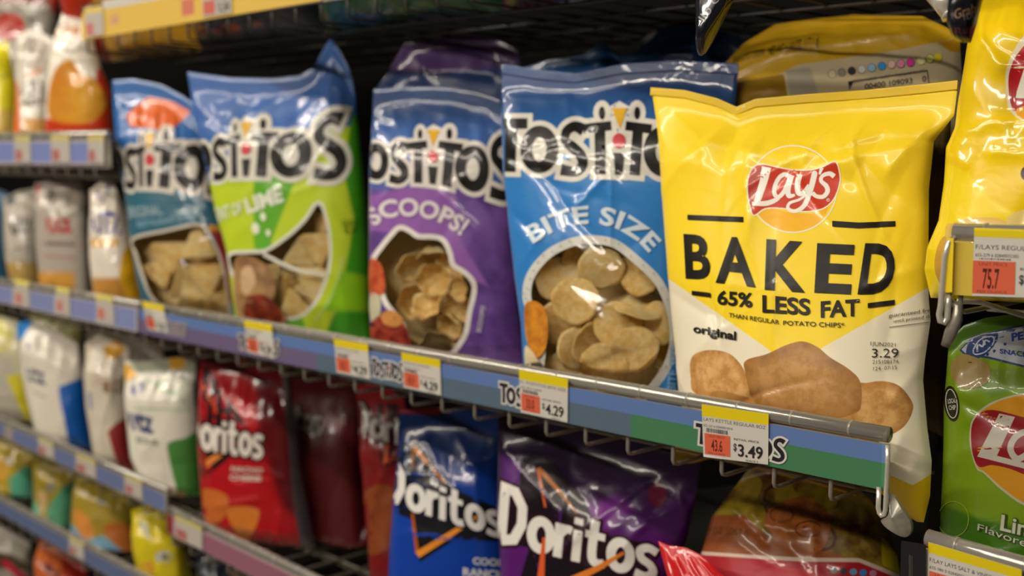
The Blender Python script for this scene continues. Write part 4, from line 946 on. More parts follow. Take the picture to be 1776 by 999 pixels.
# ================================================================ lower shelf
FL = lambda x: DECK['low'](at(x, 900)[0])
def tri_lines(A, segs, dark='#171214'):
    for p, w, c in segs: A.strokes([dict(p=p, w=w, smooth=False)], 1, c)
def art_red(k):
    A = Art(8)
    if k == 0:
        A.poly([(340, 640), (362, 640), (415, 720), (440, 760), (372, 815), (350, 830), (340, 700)], '#1d1416')
        A.strokes([dict(p=[(347, 662), (380, 720)], w=[7, 3], smooth=False)], 1, '#c2562a'); A.strokes([dict(p=[(356, 806), (418, 762)], w=[13, 5], smooth=False)], 1, '#d07a3a'); A.strokes([dict(p=[(343, 700), (356, 806)], w=4, smooth=False)], 1, '#8a3a1c')
        chipword(A, wide(quadmap((322, 700), (460, 732), (457, 796), (322, 776)), 2.96), '#d8d0c6', '#2a1214', halo=.07)
        A.text('NACHO', ((402, 808), (457, 812), (455, 820), (401, 817)), '#cdbfb4', .03); A.text('CHEESE', ((400, 822), (455, 826), (453, 834), (399, 832)), '#cdbfb4', .03)
        A.poly([(350, 850), (395, 860), (388, 900), (358, 905)], '#b4602a', True); A.poly([(395, 880), (450, 885), (430, 935), (405, 915)], '#c4702c', True)
    if k == 1:
        chipword(A, wide(quadmap((450, 680), (562, 706), (560, 756), (450, 730)), 2.96), '#7d7570', '#1a0c0e', halo=.07)
    if k == 2:
        A.poly([(655, 700), (690, 700), (690, 800), (662, 815), (655, 760)], '#2a1214'); A.strokes([dict(p=[(672, 750), (668, 800), (700, 786)], w=6, smooth=False)], 1, '#a8502a')
        chipword(A, wide(quadmap((614, 696), (760, 728), (760, 790), (612, 752)), 2.96), '#9a938c', '#1a0c0e', halo=.07)
        A.poly([(630, 860), (680, 845), (690, 930), (640, 960)], '#7a3c1c', True)
    return A
bag('chip_bag', 'glossy red bag with white lettering and orange strokes above the pink rail', 'chip bag',
    [(345, 622), (347, 700), (345, 770), (352, 860), (364, 940)], [(497, 640), (506, 720), (516, 800), (532, 880), (546, 985)], [(400, 620), (450, 632)], [(450, 970)], YR + .05, 28, 5, .034, floor=FL(450) + .01, nu=60, nv=80, seed=71,
    col='#a5151c', polys=dict(seam=[(484, 600), (512, 600), (512, 680), (528, 790), (560, 1000), (530, 1000), (508, 870), (497, 730)], dk=[(300, 600), (520, 600), (500, 650), (300, 640)], sh=[(440, 640), (520, 640), (520, 900), (490, 880), (450, 760)]), regions=[('dk', 0, 6, '#4e0f12'), ('sh', 0, 10, '#5c0d12'), ('seam', 0, 3, '#4c4648')],  # dk and sh paint shade into the red film
    art=art_red(0), rough=.27, coat=.55, amp=.0022, group=None, folds=[((400, 690), (385, 650), 5, 3), ((400, 870), (460, 860), 5, 3), ((460, 915), (500, 950), 6, 3), ((415, 640), (425, 700), 4, 2)])
bag('chip_bag', 'red bag coloured dark for shade whose lettering shows only its last letter S', 'chip bag',
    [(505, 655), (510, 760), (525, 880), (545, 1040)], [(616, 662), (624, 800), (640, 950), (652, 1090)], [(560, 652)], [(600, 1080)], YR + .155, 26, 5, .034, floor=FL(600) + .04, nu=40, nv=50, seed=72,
    col='#4c1012', art=art_red(1), rough=.4, coat=.25, amp=.003)  # same red film darkened: shade put into film and letter colours
bag('chip_bag', 'red bag coloured dim for shade showing grey letters D and O left of the blue bag', 'chip bag',
    [(616, 668), (625, 760), (636, 880), (655, 1110)], [(700, 690), (720, 800), (740, 950), (750, 1130)], [(660, 664)], [(700, 1120)], YR + .10, 26, 5, .034, floor=FL(700) + .01, nu=40, nv=50, seed=73,
    col='#6c1416', art=art_red(2), rough=.35, coat=.3, amp=.003)  # red film and letters dimmed, shade set in their colours
def art_blue():
    A = Art(7)
    A.poly([(698, 770), (722, 760), (790, 850), (865, 880), (868, 940), (790, 935), (728, 975), (712, 900), (686, 890), (686, 815)], '#15161c')
    A.strokes([dict(p=[(718, 775), (738, 800), (772, 838)], w=[9, 6, 3], smooth=False)], 1, '#b8702c'); A.strokes([dict(p=[(716, 770), (715, 812)], w=4, smooth=False)], 1, '#8a5a2c')
    A.strokes([dict(p=[(714, 880), (724, 960)], w=[4, 7], smooth=False)], 1, '#a8521c'); A.strokes([dict(p=[(724, 962), (776, 930), (828, 896)], w=[12, 10, 6], smooth=False)], 1, '#dd8a30')
    chipword(A, wide(quadmap((668, 792), (872, 866), (874, 934), (662, 870)), 2.96), '#dcdad6', '#15161c', halo=.05)
    A.text('COOL', ((820, 966), (872, 970), (872, 982), (820, 978)), '#cfd0d4', .04); A.text('RANCH', ((803, 984), (874, 990), (874, 1003), (803, 998)), '#cfd0d4', .04)
    return A
bag('chip_bag', 'royal blue bag with orange check stroke below the purple bag with bowl chips', 'chip bag',
    [(692, 712), (690, 800), (684, 870), (676, 1000), (680, 1170)], [(866, 712), (872, 830), (880, 1000), (890, 1190)], [(740, 706), (800, 712)], [(790, 1200)], YR + .035, 26, 7, .036, floor=FL(800) + .01, nu=80, nv=100, seed=74,
    col=('grad', 'py', 770, '#0e2350', 900, '#123c9c'), polys=dict(rd=[(680, 670), (780, 690), (760, 720), (680, 715)]), regions=[('rd', 0, 3, '#7a1c1c')], art=art_blue(), rough=.27, coat=.4, pleat=.15, amp=.002, creases=26,  # shade of the shelf above painted in: blue darkens towards the top
    folds=[((695, 785), (745, 765), 4, 2.6), ((745, 765), (770, 800), 4, 2), ((700, 820), (760, 815), 4, 2), ((800, 760), (830, 800), 5, 3), ((830, 800), (865, 790), 4, 2)])
def art_purple():
    A = Art(6.5)
    A.poly([(908, 780), (950, 790), (1010, 860), (1040, 925), (1110, 940), (1140, 1010), (900, 1010), (918, 950), (866, 940), (868, 860), (900, 850)], '#171018')
    A.strokes([dict(p=[(933, 812), (946, 880)], w=[6, 4], smooth=False)], 1, '#b8582a'); A.strokes([dict(p=[(934, 812), (968, 850), (1000, 890)], w=[9, 7, 3], smooth=False)], 1, '#a8662c')
    chipword(A, wide(quadmap((866, 838), (1150, 918), (1140, 1008), (858, 940)), 2.96), '#dedbd4', '#2c0f18', halo=.05)
    A.strokes([dict(p=[(944, 932), (938, 1010)], w=[5, 13], smooth=False)], 1, '#d4562a'); A.strokes([dict(p=[(985, 1010), (1040, 984), (1082, 958)], w=[14, 10, 5], smooth=False)], 1, '#dd7e2c')
    A.poly(circle(1140, 858, 17, 22, 14), '#5c1030', False)
    return A
bag('chip_bag', 'glossy purple bag with large white lettering and orange check stroke under the green rail', 'chip bag',
    [(864, 722), (864, 800), (864, 900), (872, 1010), (885, 1240)], [(1216, 800), (1205, 870), (1190, 940), (1150, 1020), (1130, 1320)], [(960, 722), (1080, 760), (1160, 785)], [(1010, 1290)], YR + .035, 22, 9, .036, floor=FL(1000) + .01, nu=100, nv=120, seed=75,
    col=('grad', 'py', 800, '#22152e', 960, '#521a68'), polys=dict(lt=[(870, 790), (900, 800), (930, 900), (870, 900)], lt2=[(1010, 880), (1070, 860), (1100, 880), (1050, 920)]), regions=[('lt', 0, 12, '#54276c'), ('lt2', 0, 12, '#6c2a80')], art=art_purple(), rough=.27, coat=.4, pleat=.15, amp=.002, creases=30,  # purple gradient carries the upper shelf's shade in the film colour
    folds=[((868, 745), (885, 785), 4, 2.4), ((885, 785), (960, 792), 4, 2.4), ((1000, 940), (1125, 835), 4, 2.6), ((1125, 835), (1210, 805), 4, 2.4), ((1180, 850), (1190, 880), 3, 2.4), ((1095, 945), (1130, 905), 4, 2), ((1130, 905), (1175, 880), 4, 2), ((995, 830), (990, 900), 4, 1.6)])
brown_pal = ('noise', '#4a2410', '#8f7a1e', 20)
def art_brown():
    A = Art(6)
    A.text('8 OZ. (226.8 g)', ((1228, 912), (1298, 916), (1298, 929), (1228, 925)), '#5a3014', .0)
    for i, c in enumerate(['#7d8884', '#3c3f44', '#5f93c0', '#2f7cc0', '#b0708c']): A.poly(circle(1446 + i * 17, 989 + i * 1.4, 6.5, 6, 12), c)
    for pts in ([(1330, 850), (1350, 842), (1372, 858), (1376, 885), (1352, 902), (1332, 890), (1326, 868)], [(1392, 915), (1420, 905), (1446, 925), (1440, 950), (1400, 950)]):
        A.strokes([dict(p=pts, w=5, closed=True)], 1, '#4a2410')
    A.poly([(1300, 828), (1322, 836), (1310, 870), (1285, 875)], '#8a7020', True); A.poly([(1345, 845), (1372, 840), (1380, 870), (1350, 880)], '#86701c', True); A.poly([(1415, 858), (1450, 862), (1448, 880), (1418, 878)], '#857424', True); A.poly([(1465, 868), (1500, 880), (1510, 905), (1470, 893)], '#7a6a22', True)
    A.poly([(1340, 880), (1400, 862), (1440, 900), (1425, 955), (1380, 948), (1330, 915)], ('noise', '#7a3f18', '#a8642a', 26), True)
    A.strokes([dict(p=circle(1356, 893, 20, 13, 16), w=3, closed=True)], 1, '#6a3614'); A.strokes([dict(p=circle(1402, 918, 22, 13, 16), w=3, closed=True)], 1, '#5c2e12')
    return A
bag('chip_bag', 'brown and yellow bag with printed fried snacks slumped beneath the green rail', 'chip bag',
    [(1300, 812), (1270, 850), (1236, 900), (1218, 960), (1215, 1180)], [(1512, 868), (1536, 905), (1556, 960), (1562, 1010), (1565, 1260)], [(1340, 800), (1400, 806), (1470, 836)], [(1380, 1250)], YR + .075, 14, 22, .045, floor=None, nu=90, nv=100, seed=76,
    col=brown_pal, inside='#5a3414', polys=dict(br=[(1150, 893), (1222, 893), (1290, 893), (1345, 944), (1330, 902), (1360, 922), (1420, 950), (1480, 970), (1540, 1000), (1600, 1010), (1600, 1300), (1150, 1300)], wh=[(1150, 948), (1212, 956), (1300, 962), (1390, 967), (1490, 968), (1570, 1000), (1600, 1300), (1150, 1300)], rd=[(1150, 954), (1212, 962), (1300, 968), (1390, 974), (1490, 975), (1570, 1008), (1600, 1300), (1150, 1300)], yl=[(1528, 930), (1540, 940), (1570, 985), (1570, 1000), (1530, 980)]),
    regions=[('br', 0, 1.5, '#8a4a20'), ('wh', 0, 1, '#c9b4a4'), ('rd', 0, 1, '#a01824'), ('yl', 0, 1, '#b09a14')], art=art_brown(), rough=.36, coat=.25, amp=.0022,
    folds=[((1226, 895), (1290, 893), 4, 2.6), ((1290, 893), (1345, 944), 4, 2.6), ((1326, 900), (1352, 920), 4, 2.6), ((1326, 900), (1344, 942), 3, 2), ((1352, 920), (1400, 930), 4, 2), ((1400, 930), (1480, 905), 4, 2.2), ((1480, 908), (1530, 958), 5, 2.4)])
bag('chip_bag', 'bright red bag corner poking up between the purple bag and the brown bag', 'chip bag',
    [(1141, 938), (1160, 1010), (1170, 1250)], [(1215, 962), (1262, 1005), (1280, 1250)], [(1160, 946), (1190, 950)], [(1230, 1250)], YR + .016, 8, 15, .022, nu=40, nv=60, seed=77, col='#c41f22', rough=.25, coat=.7, amp=.0024,
    folds=[((1142, 940), (1200, 999), 4, 2.4)], topflat=.0, topk=.5)
bag('chip_bag', 'dark yellow bag edge glimpsed through the wires below the 3.49 tag', 'chip bag',
    [(1165, 768), (1168, 785), (1171, 803)], [(1480, 838), (1484, 850), (1490, 862)], [(1230, 778), (1330, 798)], [(1200, 804), (1232, 795), (1330, 818), (1400, 836)], YR + .07, 10, 20, .008, nu=40, nv=20, seed=78, col='#a8851a', rough=.4, coat=.3, amp=.001)
bag('chip_bag', 'added near-black bag filling the shaded gap behind the brown bag', 'chip bag',
    [(1190, 850), (1180, 1000), (1180, 1200)], [(1610, 880), (1625, 1000), (1630, 1300)], [(1400, 830)], [(1400, 1280)], YR + .22, 8, 8, .02, floor=FL(1400) + .01, nu=20, nv=20, seed=79, col='#14160c', rough=.6, coat=0, amp=.001)  # added dark sheet for the shade in this gap

# ================================================================ right-hand shelves
lay_w = smooth_pts([(1744, 150), (1745, 122), (1756, 92), (1776, 62), (1810, 40), (1860, 36), (1900, 70), (1925, 130), (1910, 190), (1870, 225), (1820, 228), (1776, 212), (1753, 194), (1746, 175)], 6, True)
def art_classic():
    A = Art(7); A.poly(lay_w, '#ece0bb')
    A.poly([(1749, 150), (1751, 124), (1762, 98), (1785, 72), (1820, 60), (1890, 80), (1910, 150), (1880, 190), (1830, 190), (1785, 182), (1765, 196), (1754, 184)], '#b51f28', True)
    A.poly([(1760, 196), (1776, 184), (1800, 186), (1850, 198), (1840, 220), (1800, 218)], '#eea622', True)
    A.poly([(1776, 120), (1792, 120), (1782, 158), (1810, 160), (1808, 172), (1760, 170)], '#f0e9da')
    A.text("ay's", ((1816, 118), (1885, 118), (1880, 168), (1812, 168)), '#f0e9da', .05)
    A.poly(circle(1779, 301, 9, 12, 16), '#3c1220')
    A.poly([(1640, 400), (1655, 386), (1690, 378), (1726, 378), (1748, 386), (1760, 400), (1740, 470), (1650, 480)], '#dcb85c', True)
    A.poly([(1745, 384), (1768, 366), (1800, 362), (1840, 380), (1830, 430), (1770, 430)], '#e6cc7c', True)
    A.poly([(1626, 430), (1640, 410), (1650, 440), (1640, 500), (1622, 470)], '#cf9f3c', True)
    return A
bag('chip_bag', 'large glossy yellow bag with part of a red oval at the upper right', 'chip bag',
    [(1702, -60), (1692, 0), (1680, 60), (1671, 120), (1661, 180), (1656, 225), (1641, 258), (1637, 320), (1628, 385), (1608, 432), (1603, 470), (1614, 520)], [(1960, -80), (1975, 200), (1970, 545)], [(1820, -90)], [(1800, 545)], YR + .052, 16, 6, .04, floor=DECK['right1'](at(1800, 520)[0]), nu=90, nv=110, seed=81,
    col='#efcb14', polys=dict(dk=[(1560, 250), (1680, 300), (1720, 350), (1790, 380), (1790, 600), (1560, 600)]), regions=[('dk', 0, 2, '#f2d61e')], art=art_classic(), rough=.25, coat=.55, amp=.0022, creases=24,
    folds=[((1698, 30), (1712, 80), 4, 2.6), ((1712, 80), (1745, 128), 4, 2.6), ((1745, 128), (1790, 130), 4, 2), ((1655, 230), (1700, 235), 6, 2.4), ((1720, 226), (1790, 222), 5, 2.4), ((1735, 275), (1790, 280), 4, 2), ((1640, 262), (1680, 290), 6, 2.4)])
gq = lambda X, Y_: (1500 + X / 2.946, 660 + Y_ / 2.946)
def art_green():  # inks dimmed: the shade over this bag is put into their colours
    A = Art(6); g5 = lambda X, Y_: (1540 + X / 3.225, 370 + Y_ / 3.225)
    A.poly([g5(*p) for p in [(400, 765), (470, 690), (640, 648), (800, 612), (900, 600), (900, 880), (760, 862), (560, 812), (430, 795)]], '#22325c')
    A.poly([g5(*p) for p in [(412, 762), (475, 698), (640, 657), (800, 622), (900, 610), (900, 868), (760, 850), (560, 800), (436, 785)]], '#8b8f98')
    A.poly([g5(*p) for p in [(440, 800), (455, 720), (530, 680), (610, 670), (608, 720), (560, 780), (500, 812)]], '#22325c', True)
    A.strokes([dict(p=[g5(*p) for p in [(480, 760), (520, 705), (585, 690), (590, 725), (545, 775), (490, 790)]], w=2.2, closed=True)], 2, '#9aa0ac')
    A.strokes([dict(p=[g5(*p) for p in [(500, 765), (505, 735), (530, 745), (545, 712), (570, 720)]], w=3)], 2, '#9aa0ac')
    A.text('PEELED', ((1754, 578), (1822, 566), (1822, 580), (1755, 592)), '#1f3572', .04); A.text('SNACKS', ((1734, 605), (1790, 612), (1790, 621), (1734, 613)), '#1f3572', .03)
    A.poly([g5(*p) for p in [(352, 850), (390, 800), (440, 790), (540, 830), (575, 880), (560, 940), (500, 975), (420, 975), (365, 930)]], '#7c683c', True)
    A.poly(circle(*gq(445, 118), 13, 31, 22, rot=-.12), '#12140f'); A.strokes([dict(p=circle(*gq(445, 118), 9.5, 25, 22, rot=-.12), w=1.6, closed=True)], 1, '#a9a896')
    A.text('LOCAL', ((1644, 692), (1658, 690), (1659, 698), (1645, 700)), '#a9a896', .02); A.text('CHIP', ((1646, 703), (1658, 702), (1659, 710), (1647, 711)), '#a9a896', .02)
    o = [gq(*p) for p in [(538, 250), (550, 200), (600, 140), (700, 90), (830, 66), (980, 90), (1100, 200), (1120, 400), (1060, 560), (940, 640), (820, 640), (700, 560), (610, 475), (575, 455), (548, 380), (536, 310)]]
    A.poly(o, '#97957c', True)
    o2 = [gq(*p) for p in [(546, 250), (560, 200), (606, 150), (700, 100), (830, 76), (980, 100), (1090, 200), (1110, 400), (1050, 550), (940, 628), (826, 628), (706, 550), (616, 468), (580, 446), (556, 380), (545, 310)]]
    A.poly(o2, '#a8740e', True)
    A.poly([gq(*p) for p in [(545, 260), (560, 200), (605, 158), (660, 150), (740, 168), (830, 190), (960, 200), (1100, 160), (1110, 420), (1000, 500), (850, 490), (740, 450), (650, 432), (585, 440), (552, 370)]], '#740e18', True)
    A.poly([gq(*p) for p in [(688, 168), (768, 186), (676, 384), (830, 424), (824, 452), (576, 388)]], '#9f9a8e')
    A.strokes([dict(p=[gq(*p) for p in [(880, 300), (830, 262), (770, 290), (745, 350), (780, 400), (840, 370)]], w=11, closed=False)], 1, '#9f9a8e')
    A.text("y's", ((1862, 742), (1868 + 40, 745), (1900, 800), (1852, 800)), '#9f9a8e', .05)
    M = ((1738, 891), (1840, 916), (1838, 944), (1735, 919))
    A.text('Limón', M, '#2c3c14', .075); A.text('Limón', M, '#a8ab94', .02)
    M = ((1697, 907), (1797, 940), (1794, 954), (1696, 919)); A.text('Flavored', M, '#2c3c14', .06); A.text('Flavored', M, '#a8ab94', .0)
    A.strokes([dict(p=circle(1655, 900, 26, 30, 24), w=1.2, closed=True)], 1, '#86a02c')
    return A
bag('chip_bag', 'green bag with red oval and white snack banner at the lower right', 'chip bag',
    [(1646, 590), (1642, 640), (1637, 700), (1636, 800), (1632, 880), (1634, 975)], [(1960, 530), (1975, 800), (1970, 1090)], [(1672, 564), (1710, 551), (1776, 542)], [(1800, 1050)], YR + .07, 14, 5, .042, floor=DECK['right2'](at(1800, 990)[0]), nu=90, nv=100, seed=82,
    col='#627d0e', polys=dict(up=[(1640, 530), (1980, 500), (1980, 600), (1740, 575), (1690, 590), (1640, 612)], lo=[(1600, 860), (1700, 900), (1990, 960), (1990, 1100), (1600, 1100)], ch=[(1670, 655), (1725, 640), (1800, 640), (1990, 650), (1990, 700), (1780, 670), (1720, 690)]), regions=[('up', 0, 2, '#3c5e0c'), ('lo', 0, 6, '#35600c'), ('ch', 0, 6, '#54701f')], art=art_green(), rough=.34, coat=.35, amp=.002,  # film green lowered as well, shade painted into it
    folds=[((1676, 640), (1740, 600), 4, 2), ((1715, 650), (1745, 620), 3, 1.6), ((1745, 605), (1790, 612), 4, 2.4), ((1655, 640), (1690, 720), 6, 1.8)])
bag('chip_bag', 'added dark olive bag filling the shaded gap behind the green bag', 'chip bag',
    [(1612, 720), (1612, 800), (1612, 990)], [(1660, 720), (1660, 800), (1660, 990)], [(1640, 710)], [(1640, 1000)], YR + .16, 8, 5, .02, nu=16, nv=20, seed=83, col='#1f1d08', rough=.6, coat=0, amp=.001)  # added to fill the gap, its shade given by near-black colour

# ================================================================ bags on the top shelf, seen from below
zt = lambda x: DECK['top'](at(x, 60)[0])
for i, (x0, x1, y0, y1, c, lb) in enumerate([
    (158, 196, 40, 88, '#a8301c', 'small red bag at the left end of the topmost shelf'), (196, 345, 30, 80, '#a87c14', 'yellow bag seen from below at the left of the topmost shelf'),
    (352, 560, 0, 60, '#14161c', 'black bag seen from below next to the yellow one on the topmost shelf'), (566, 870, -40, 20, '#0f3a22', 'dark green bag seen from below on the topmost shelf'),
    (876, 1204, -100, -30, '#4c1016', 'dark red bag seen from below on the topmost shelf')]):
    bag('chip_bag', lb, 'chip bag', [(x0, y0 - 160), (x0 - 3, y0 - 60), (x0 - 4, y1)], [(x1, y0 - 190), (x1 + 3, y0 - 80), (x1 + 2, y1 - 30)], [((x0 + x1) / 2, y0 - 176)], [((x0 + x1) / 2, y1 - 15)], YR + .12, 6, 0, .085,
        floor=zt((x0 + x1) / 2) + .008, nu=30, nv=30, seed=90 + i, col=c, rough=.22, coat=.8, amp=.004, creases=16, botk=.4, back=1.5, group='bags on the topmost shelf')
A = Art(6); A.text('llo C', ((1210, 30), (1240, -14), (1250, -4), (1222, 38)), '#8f8d8c', .01); A.strokes([dict(p=[(1216, 96), (1238, 62), (1264, -10)], w=1)], 1, '#7a6a44')
bag('hanging_bag', 'black bag corner with pale script hanging from the top shelf above the blue bag', 'chip bag',
    [(1209, -120), (1206, 0), (1211, 96)], [(1300, -140), (1272, 0), (1224, 92)], [(1250, -140)], [(1217, 97)], YR - .02, 12, 0, .012, nu=24, nv=40, seed=97, col='#10121f', art=A, rough=.22, coat=.7, amp=.001)
A = Art(6); A.text('Grab', ((1655, 16), (1692, 4), (1692, 20), (1656, 34)), '#8a6c50', .0); A.text('YOUR', ((1668, 26), (1700, 18), (1700, 28), (1669, 36)), '#7a7478', .0); A.text('Run', ((1656, 48), (1690, 38), (1688, 54), (1658, 62)), '#6c2c34', .0)
bag('hanging_bag', 'small black bag corner with gold and grey lettering beside the large yellow bag', 'chip bag',
    [(1655, -80), (1648, 0), (1646, 40), (1654, 68)], [(1730, -90), (1704, 0), (1694, 40), (1684, 74)], [(1690, -90)], [(1670, 74)], YR - .03, 12, 0, .012, nu=24, nv=30, seed=98, col='#101018', art=A, rough=.3, coat=.4, amp=.001)
b = MB(); b.tube([at(1622, -14, YR - .012), at(1652, 22, YR - .012)], .007, 14); b.tube([at(1651, 20, YR - .012), at(1654, 24, YR - .012)], .0078, 14); b.build('end_cap', M_chrome, TOPROOT, True)

# ================================================================ far left bags
def far(label, L, R, T, B, Y, col, fk=None, polys=None, regions=(), art=None, seed=1, yaw=34, lean=5, thick=.03, rough=.3, coat=.5, amp=.003, group=None, **k):
    fx = None
    if fk: fx = DECK[fk](at((L[-1][0] + R[-1][0]) / 2, R[-1][1])[0]) + .012
    return bag('chip_bag', label, 'chip bag', L, R, T, B, Y, yaw, lean, thick, floor=fx, nu=36, nv=48, seed=seed, col=col, polys=polys, regions=regions, art=art, rough=rough, coat=coat, amp=amp, creases=14, group=group, **k)
def tx(*items, cell=9):
    A = Art(cell)
    for it in items:
        if it[0] == 't': A.text(it[1], it[2], it[3], it[4] if len(it) > 4 else .03)
        elif it[0] == 'p': A.poly(it[1], it[2], True)
        elif it[0] == 's': A.strokes([dict(p=it[1], w=it[2])], 1, it[3])
    return A
YF = YR + .035
bx4 = lambda x0, y0, x1, y1: [(x0, y0), (x1, y0), (x1, y1), (x0, y1)]
far('slim blue bag at the left photo edge above the long rail', [(-30, 330), (-30, 480)], [(14, 335), (20, 490)], [(-5, 328)], [(-5, 486)], YF, '#3d6f92', 'mainleft', seed=101)
far('grey-white bag with black lettering second from the left above the long rail', [(4, 345), (12, 420), (26, 492)], [(66, 325), (72, 400), (80, 502)], [(30, 332)], [(50, 500)], YF, '#a8a094', 'mainleft', seed=102,
    polys=dict(g=bx4(0, 455, 90, 520)), regions=[('g', 0, 6, '#a88c4c')], art=tx(('t', 'utz', ((16, 372), (54, 370), (56, 402), (20, 406)), '#2b2a2a'), ('p', [(12, 340), (24, 336), (26, 352), (14, 356)], '#3f4c4c'), ('s', [(24, 432), (64, 430)], 5, '#77706a')))
far('white bag with red lettering third from the left above the long rail', [(60, 318), (64, 420), (74, 500)], [(156, 316), (158, 400), (166, 512)], [(100, 312)], [(120, 508)], YF, '#a59b90', 'mainleft', seed=103,
    polys=dict(g=bx4(60, 472, 130, 520), d=[(140, 300), (170, 300), (170, 520), (150, 520)]), regions=[('g', 0, 6, '#c48f3c'), ('d', 0, 8, '#4a4036')], art=tx(('t', 'utz', ((78, 366), (124, 369), (126, 402), (82, 402)), '#a8353c'), ('p', [(80, 332), (90, 328), (94, 346), (82, 350)], '#2f2b2c'), ('p', bx4(53, 315, 68, 350), '#b03a3c'), ('s', [(72, 422), (130, 424)], 6, '#6f625c'), ('s', [(76, 444), (132, 448)], 4, '#a07a78')))  # region d: shade painted down the right side of the bag
far('white bag with navy lettering and gold lower corner beside the teal bag', [(156, 330), (158, 400), (164, 470), (172, 520)], [(196, 316), (213, 360), (226, 410), (242, 462), (254, 524)], [(175, 314)], [(215, 524)], YF, '#d9d0c2', 'mainleft', seed=104,
    polys=dict(g=[(212, 440), (228, 418), (260, 520), (220, 520), (206, 480)], o=bx4(160, 482, 220, 530), b=bx4(158, 414, 205, 428)), regions=[('o', 0, 5, '#b8843c'), ('b', 0, 2, '#cf9f4a'), ('g', 0, 2, '#d8a41c')], art=tx(('t', 'UTZ', ((158, 364), (209, 368), (211, 406), (162, 404)), '#2a3a94'), ('s', [(164, 320), (172, 345)], 6, '#2f3568'), ('s', [(190, 320), (178, 352)], 6, '#2f3568')), rough=.2, coat=.8)
# on the lilac rail
far('yellow and green bag at the left photo edge on the lilac rail', [(-40, 90), (-40, 232)], [(14, 72), (24, 140), (36, 232)], [(-10, 75)], [(0, 232)], YF, '#e0d21e', 'upleft', seed=111, polys=dict(g=[(24, 190), (60, 190), (60, 240), (28, 240)], o=bx4(-40, 190, 24, 240)), regions=[('o', 0, 5, '#d8b858'), ('g', 0, 3, '#4aa62a')], art=tx(('s', [(0, 135), (12, 130)], 4, '#5a6a2a')))
far('white bag with orange marks in the middle of the lilac rail', [(28, 60), (30, 150), (34, 232)], [(98, 70), (96, 150), (98, 232)], [(60, 50)], [(66, 232)], YF + .02, '#cfc6b8', 'upleft', seed=112, polys=dict(o=[(18, 120), (32, 150), (36, 232), (18, 232)], y=bx4(40, 205, 98, 240)), regions=[('o', 0, 4, '#d8682a'), ('y', 0, 5, '#d29a4c')],
    art=tx(('t', 'PO', ((45, 62), (58, 62), (58, 90), (45, 90)), '#5c5852'), ('s', [(44, 132), (74, 120)], 6, '#c8702c'), ('p', [(36, 150), (70, 140), (78, 178), (44, 182)], '#8f8a82')), rough=.2, coat=.7)
far('white, gold and red puffed snack bag right of the middle on the lilac rail', [(112, 8), (98, 60), (86, 120), (82, 180), (80, 232)], [(152, 10), (163, 80), (172, 112), (190, 150), (194, 234)], [(130, 2)], [(140, 233)], YF, '#e8e0d2', 'upleft', seed=113,
    polys=dict(r=[(168, 118), (205, 120), (205, 240), (70, 240), (80, 205), (160, 212)], g=smooth_pts([(100, 115), (124, 104), (140, 128), (160, 134), (178, 160), (184, 182), (162, 210), (112, 214), (84, 200), (86, 150)], 5, True)), regions=[('r', 0, 3, '#c43a1c'), ('g', 0, 2, ('noise', '#c07a22', '#e0a83a', 10))],
    art=tx(('t', 'crisps', ((97, 46), (146, 40), (146, 56), (97, 60)), '#d88424', .04), ('t', 'PUFFS', ((112, 78), (152, 78), (152, 92), (112, 92)), '#a8a49a')), rough=.2, coat=.7)
far('grey bag with red circle and black dot at the top left corner', [(-30, -60), (-30, 80), (-30, 232)], [(110, -60), (98, 10), (92, 62), (96, 232)], [(40, -64)], [(30, 232)], YR + .11, '#8f887c', 'upleft', seed=114, polys=dict(r=circle(14, 46, 30, 24, 16), t=bx4(-40, -80, 120, 6), t2=[(80, -10), (120, -10), (110, 34), (92, 26)]), regions=[('t', 0, 5, '#7c2a1c'), ('r', 0, 3, '#a83426'), ('t2', 0, 4, '#a8321c')], art=tx(('p', circle(56, 36, 7, 6, 10), '#2a2824')))
# row under the long rail, far left
far('pale cream bag with yellow stripe at the left photo edge under the long rail', [(-40, 550), (-36, 640), (-30, 712)], [(34, 556), (50, 630), (68, 740)], [(0, 548)], [(20, 728)], YF, '#c9c29a', 'lowleft', seed=121, polys=dict(y=[(10, 652), (36, 648), (64, 722), (44, 730)], lo=[(-40, 610), (20, 615), (60, 760), (-40, 740)]), regions=[('lo', 0, 10, '#a8a294'), ('y', 0, 2, '#c4b820')], art=tx(('p', [(-6, 560), (18, 566), (16, 600), (-6, 606)], '#e0d670')))
far('white bag with a blue lower side panel under the long rail', [(28, 562), (34, 612), (50, 690), (76, 764)], [(134, 596), (143, 650), (151, 710), (163, 788)], [(50, 554), (85, 566)], [(120, 778)], YF, '#cfc8ba', 'lowleft', seed=122,
    polys=dict(b=smooth_pts([(102, 676), (112, 667), (143, 656), (175, 650), (175, 800), (128, 790), (112, 730)], 5, True), c=[(24, 550), (62, 552), (36, 590), (26, 600)]), regions=[('c', 0, 2, '#2f7cc4'), ('b', 0, 1.5, '#0f56a8')], art=tx(('t', 'utz', ((42, 626), (76, 636), (80, 668), (48, 658)), '#4a4e66'), ('p', [(47, 596), (54, 594), (54, 608), (47, 606)], '#2f3a78'), ('s', [(58, 680), (80, 690)], 3, '#9a9488')))
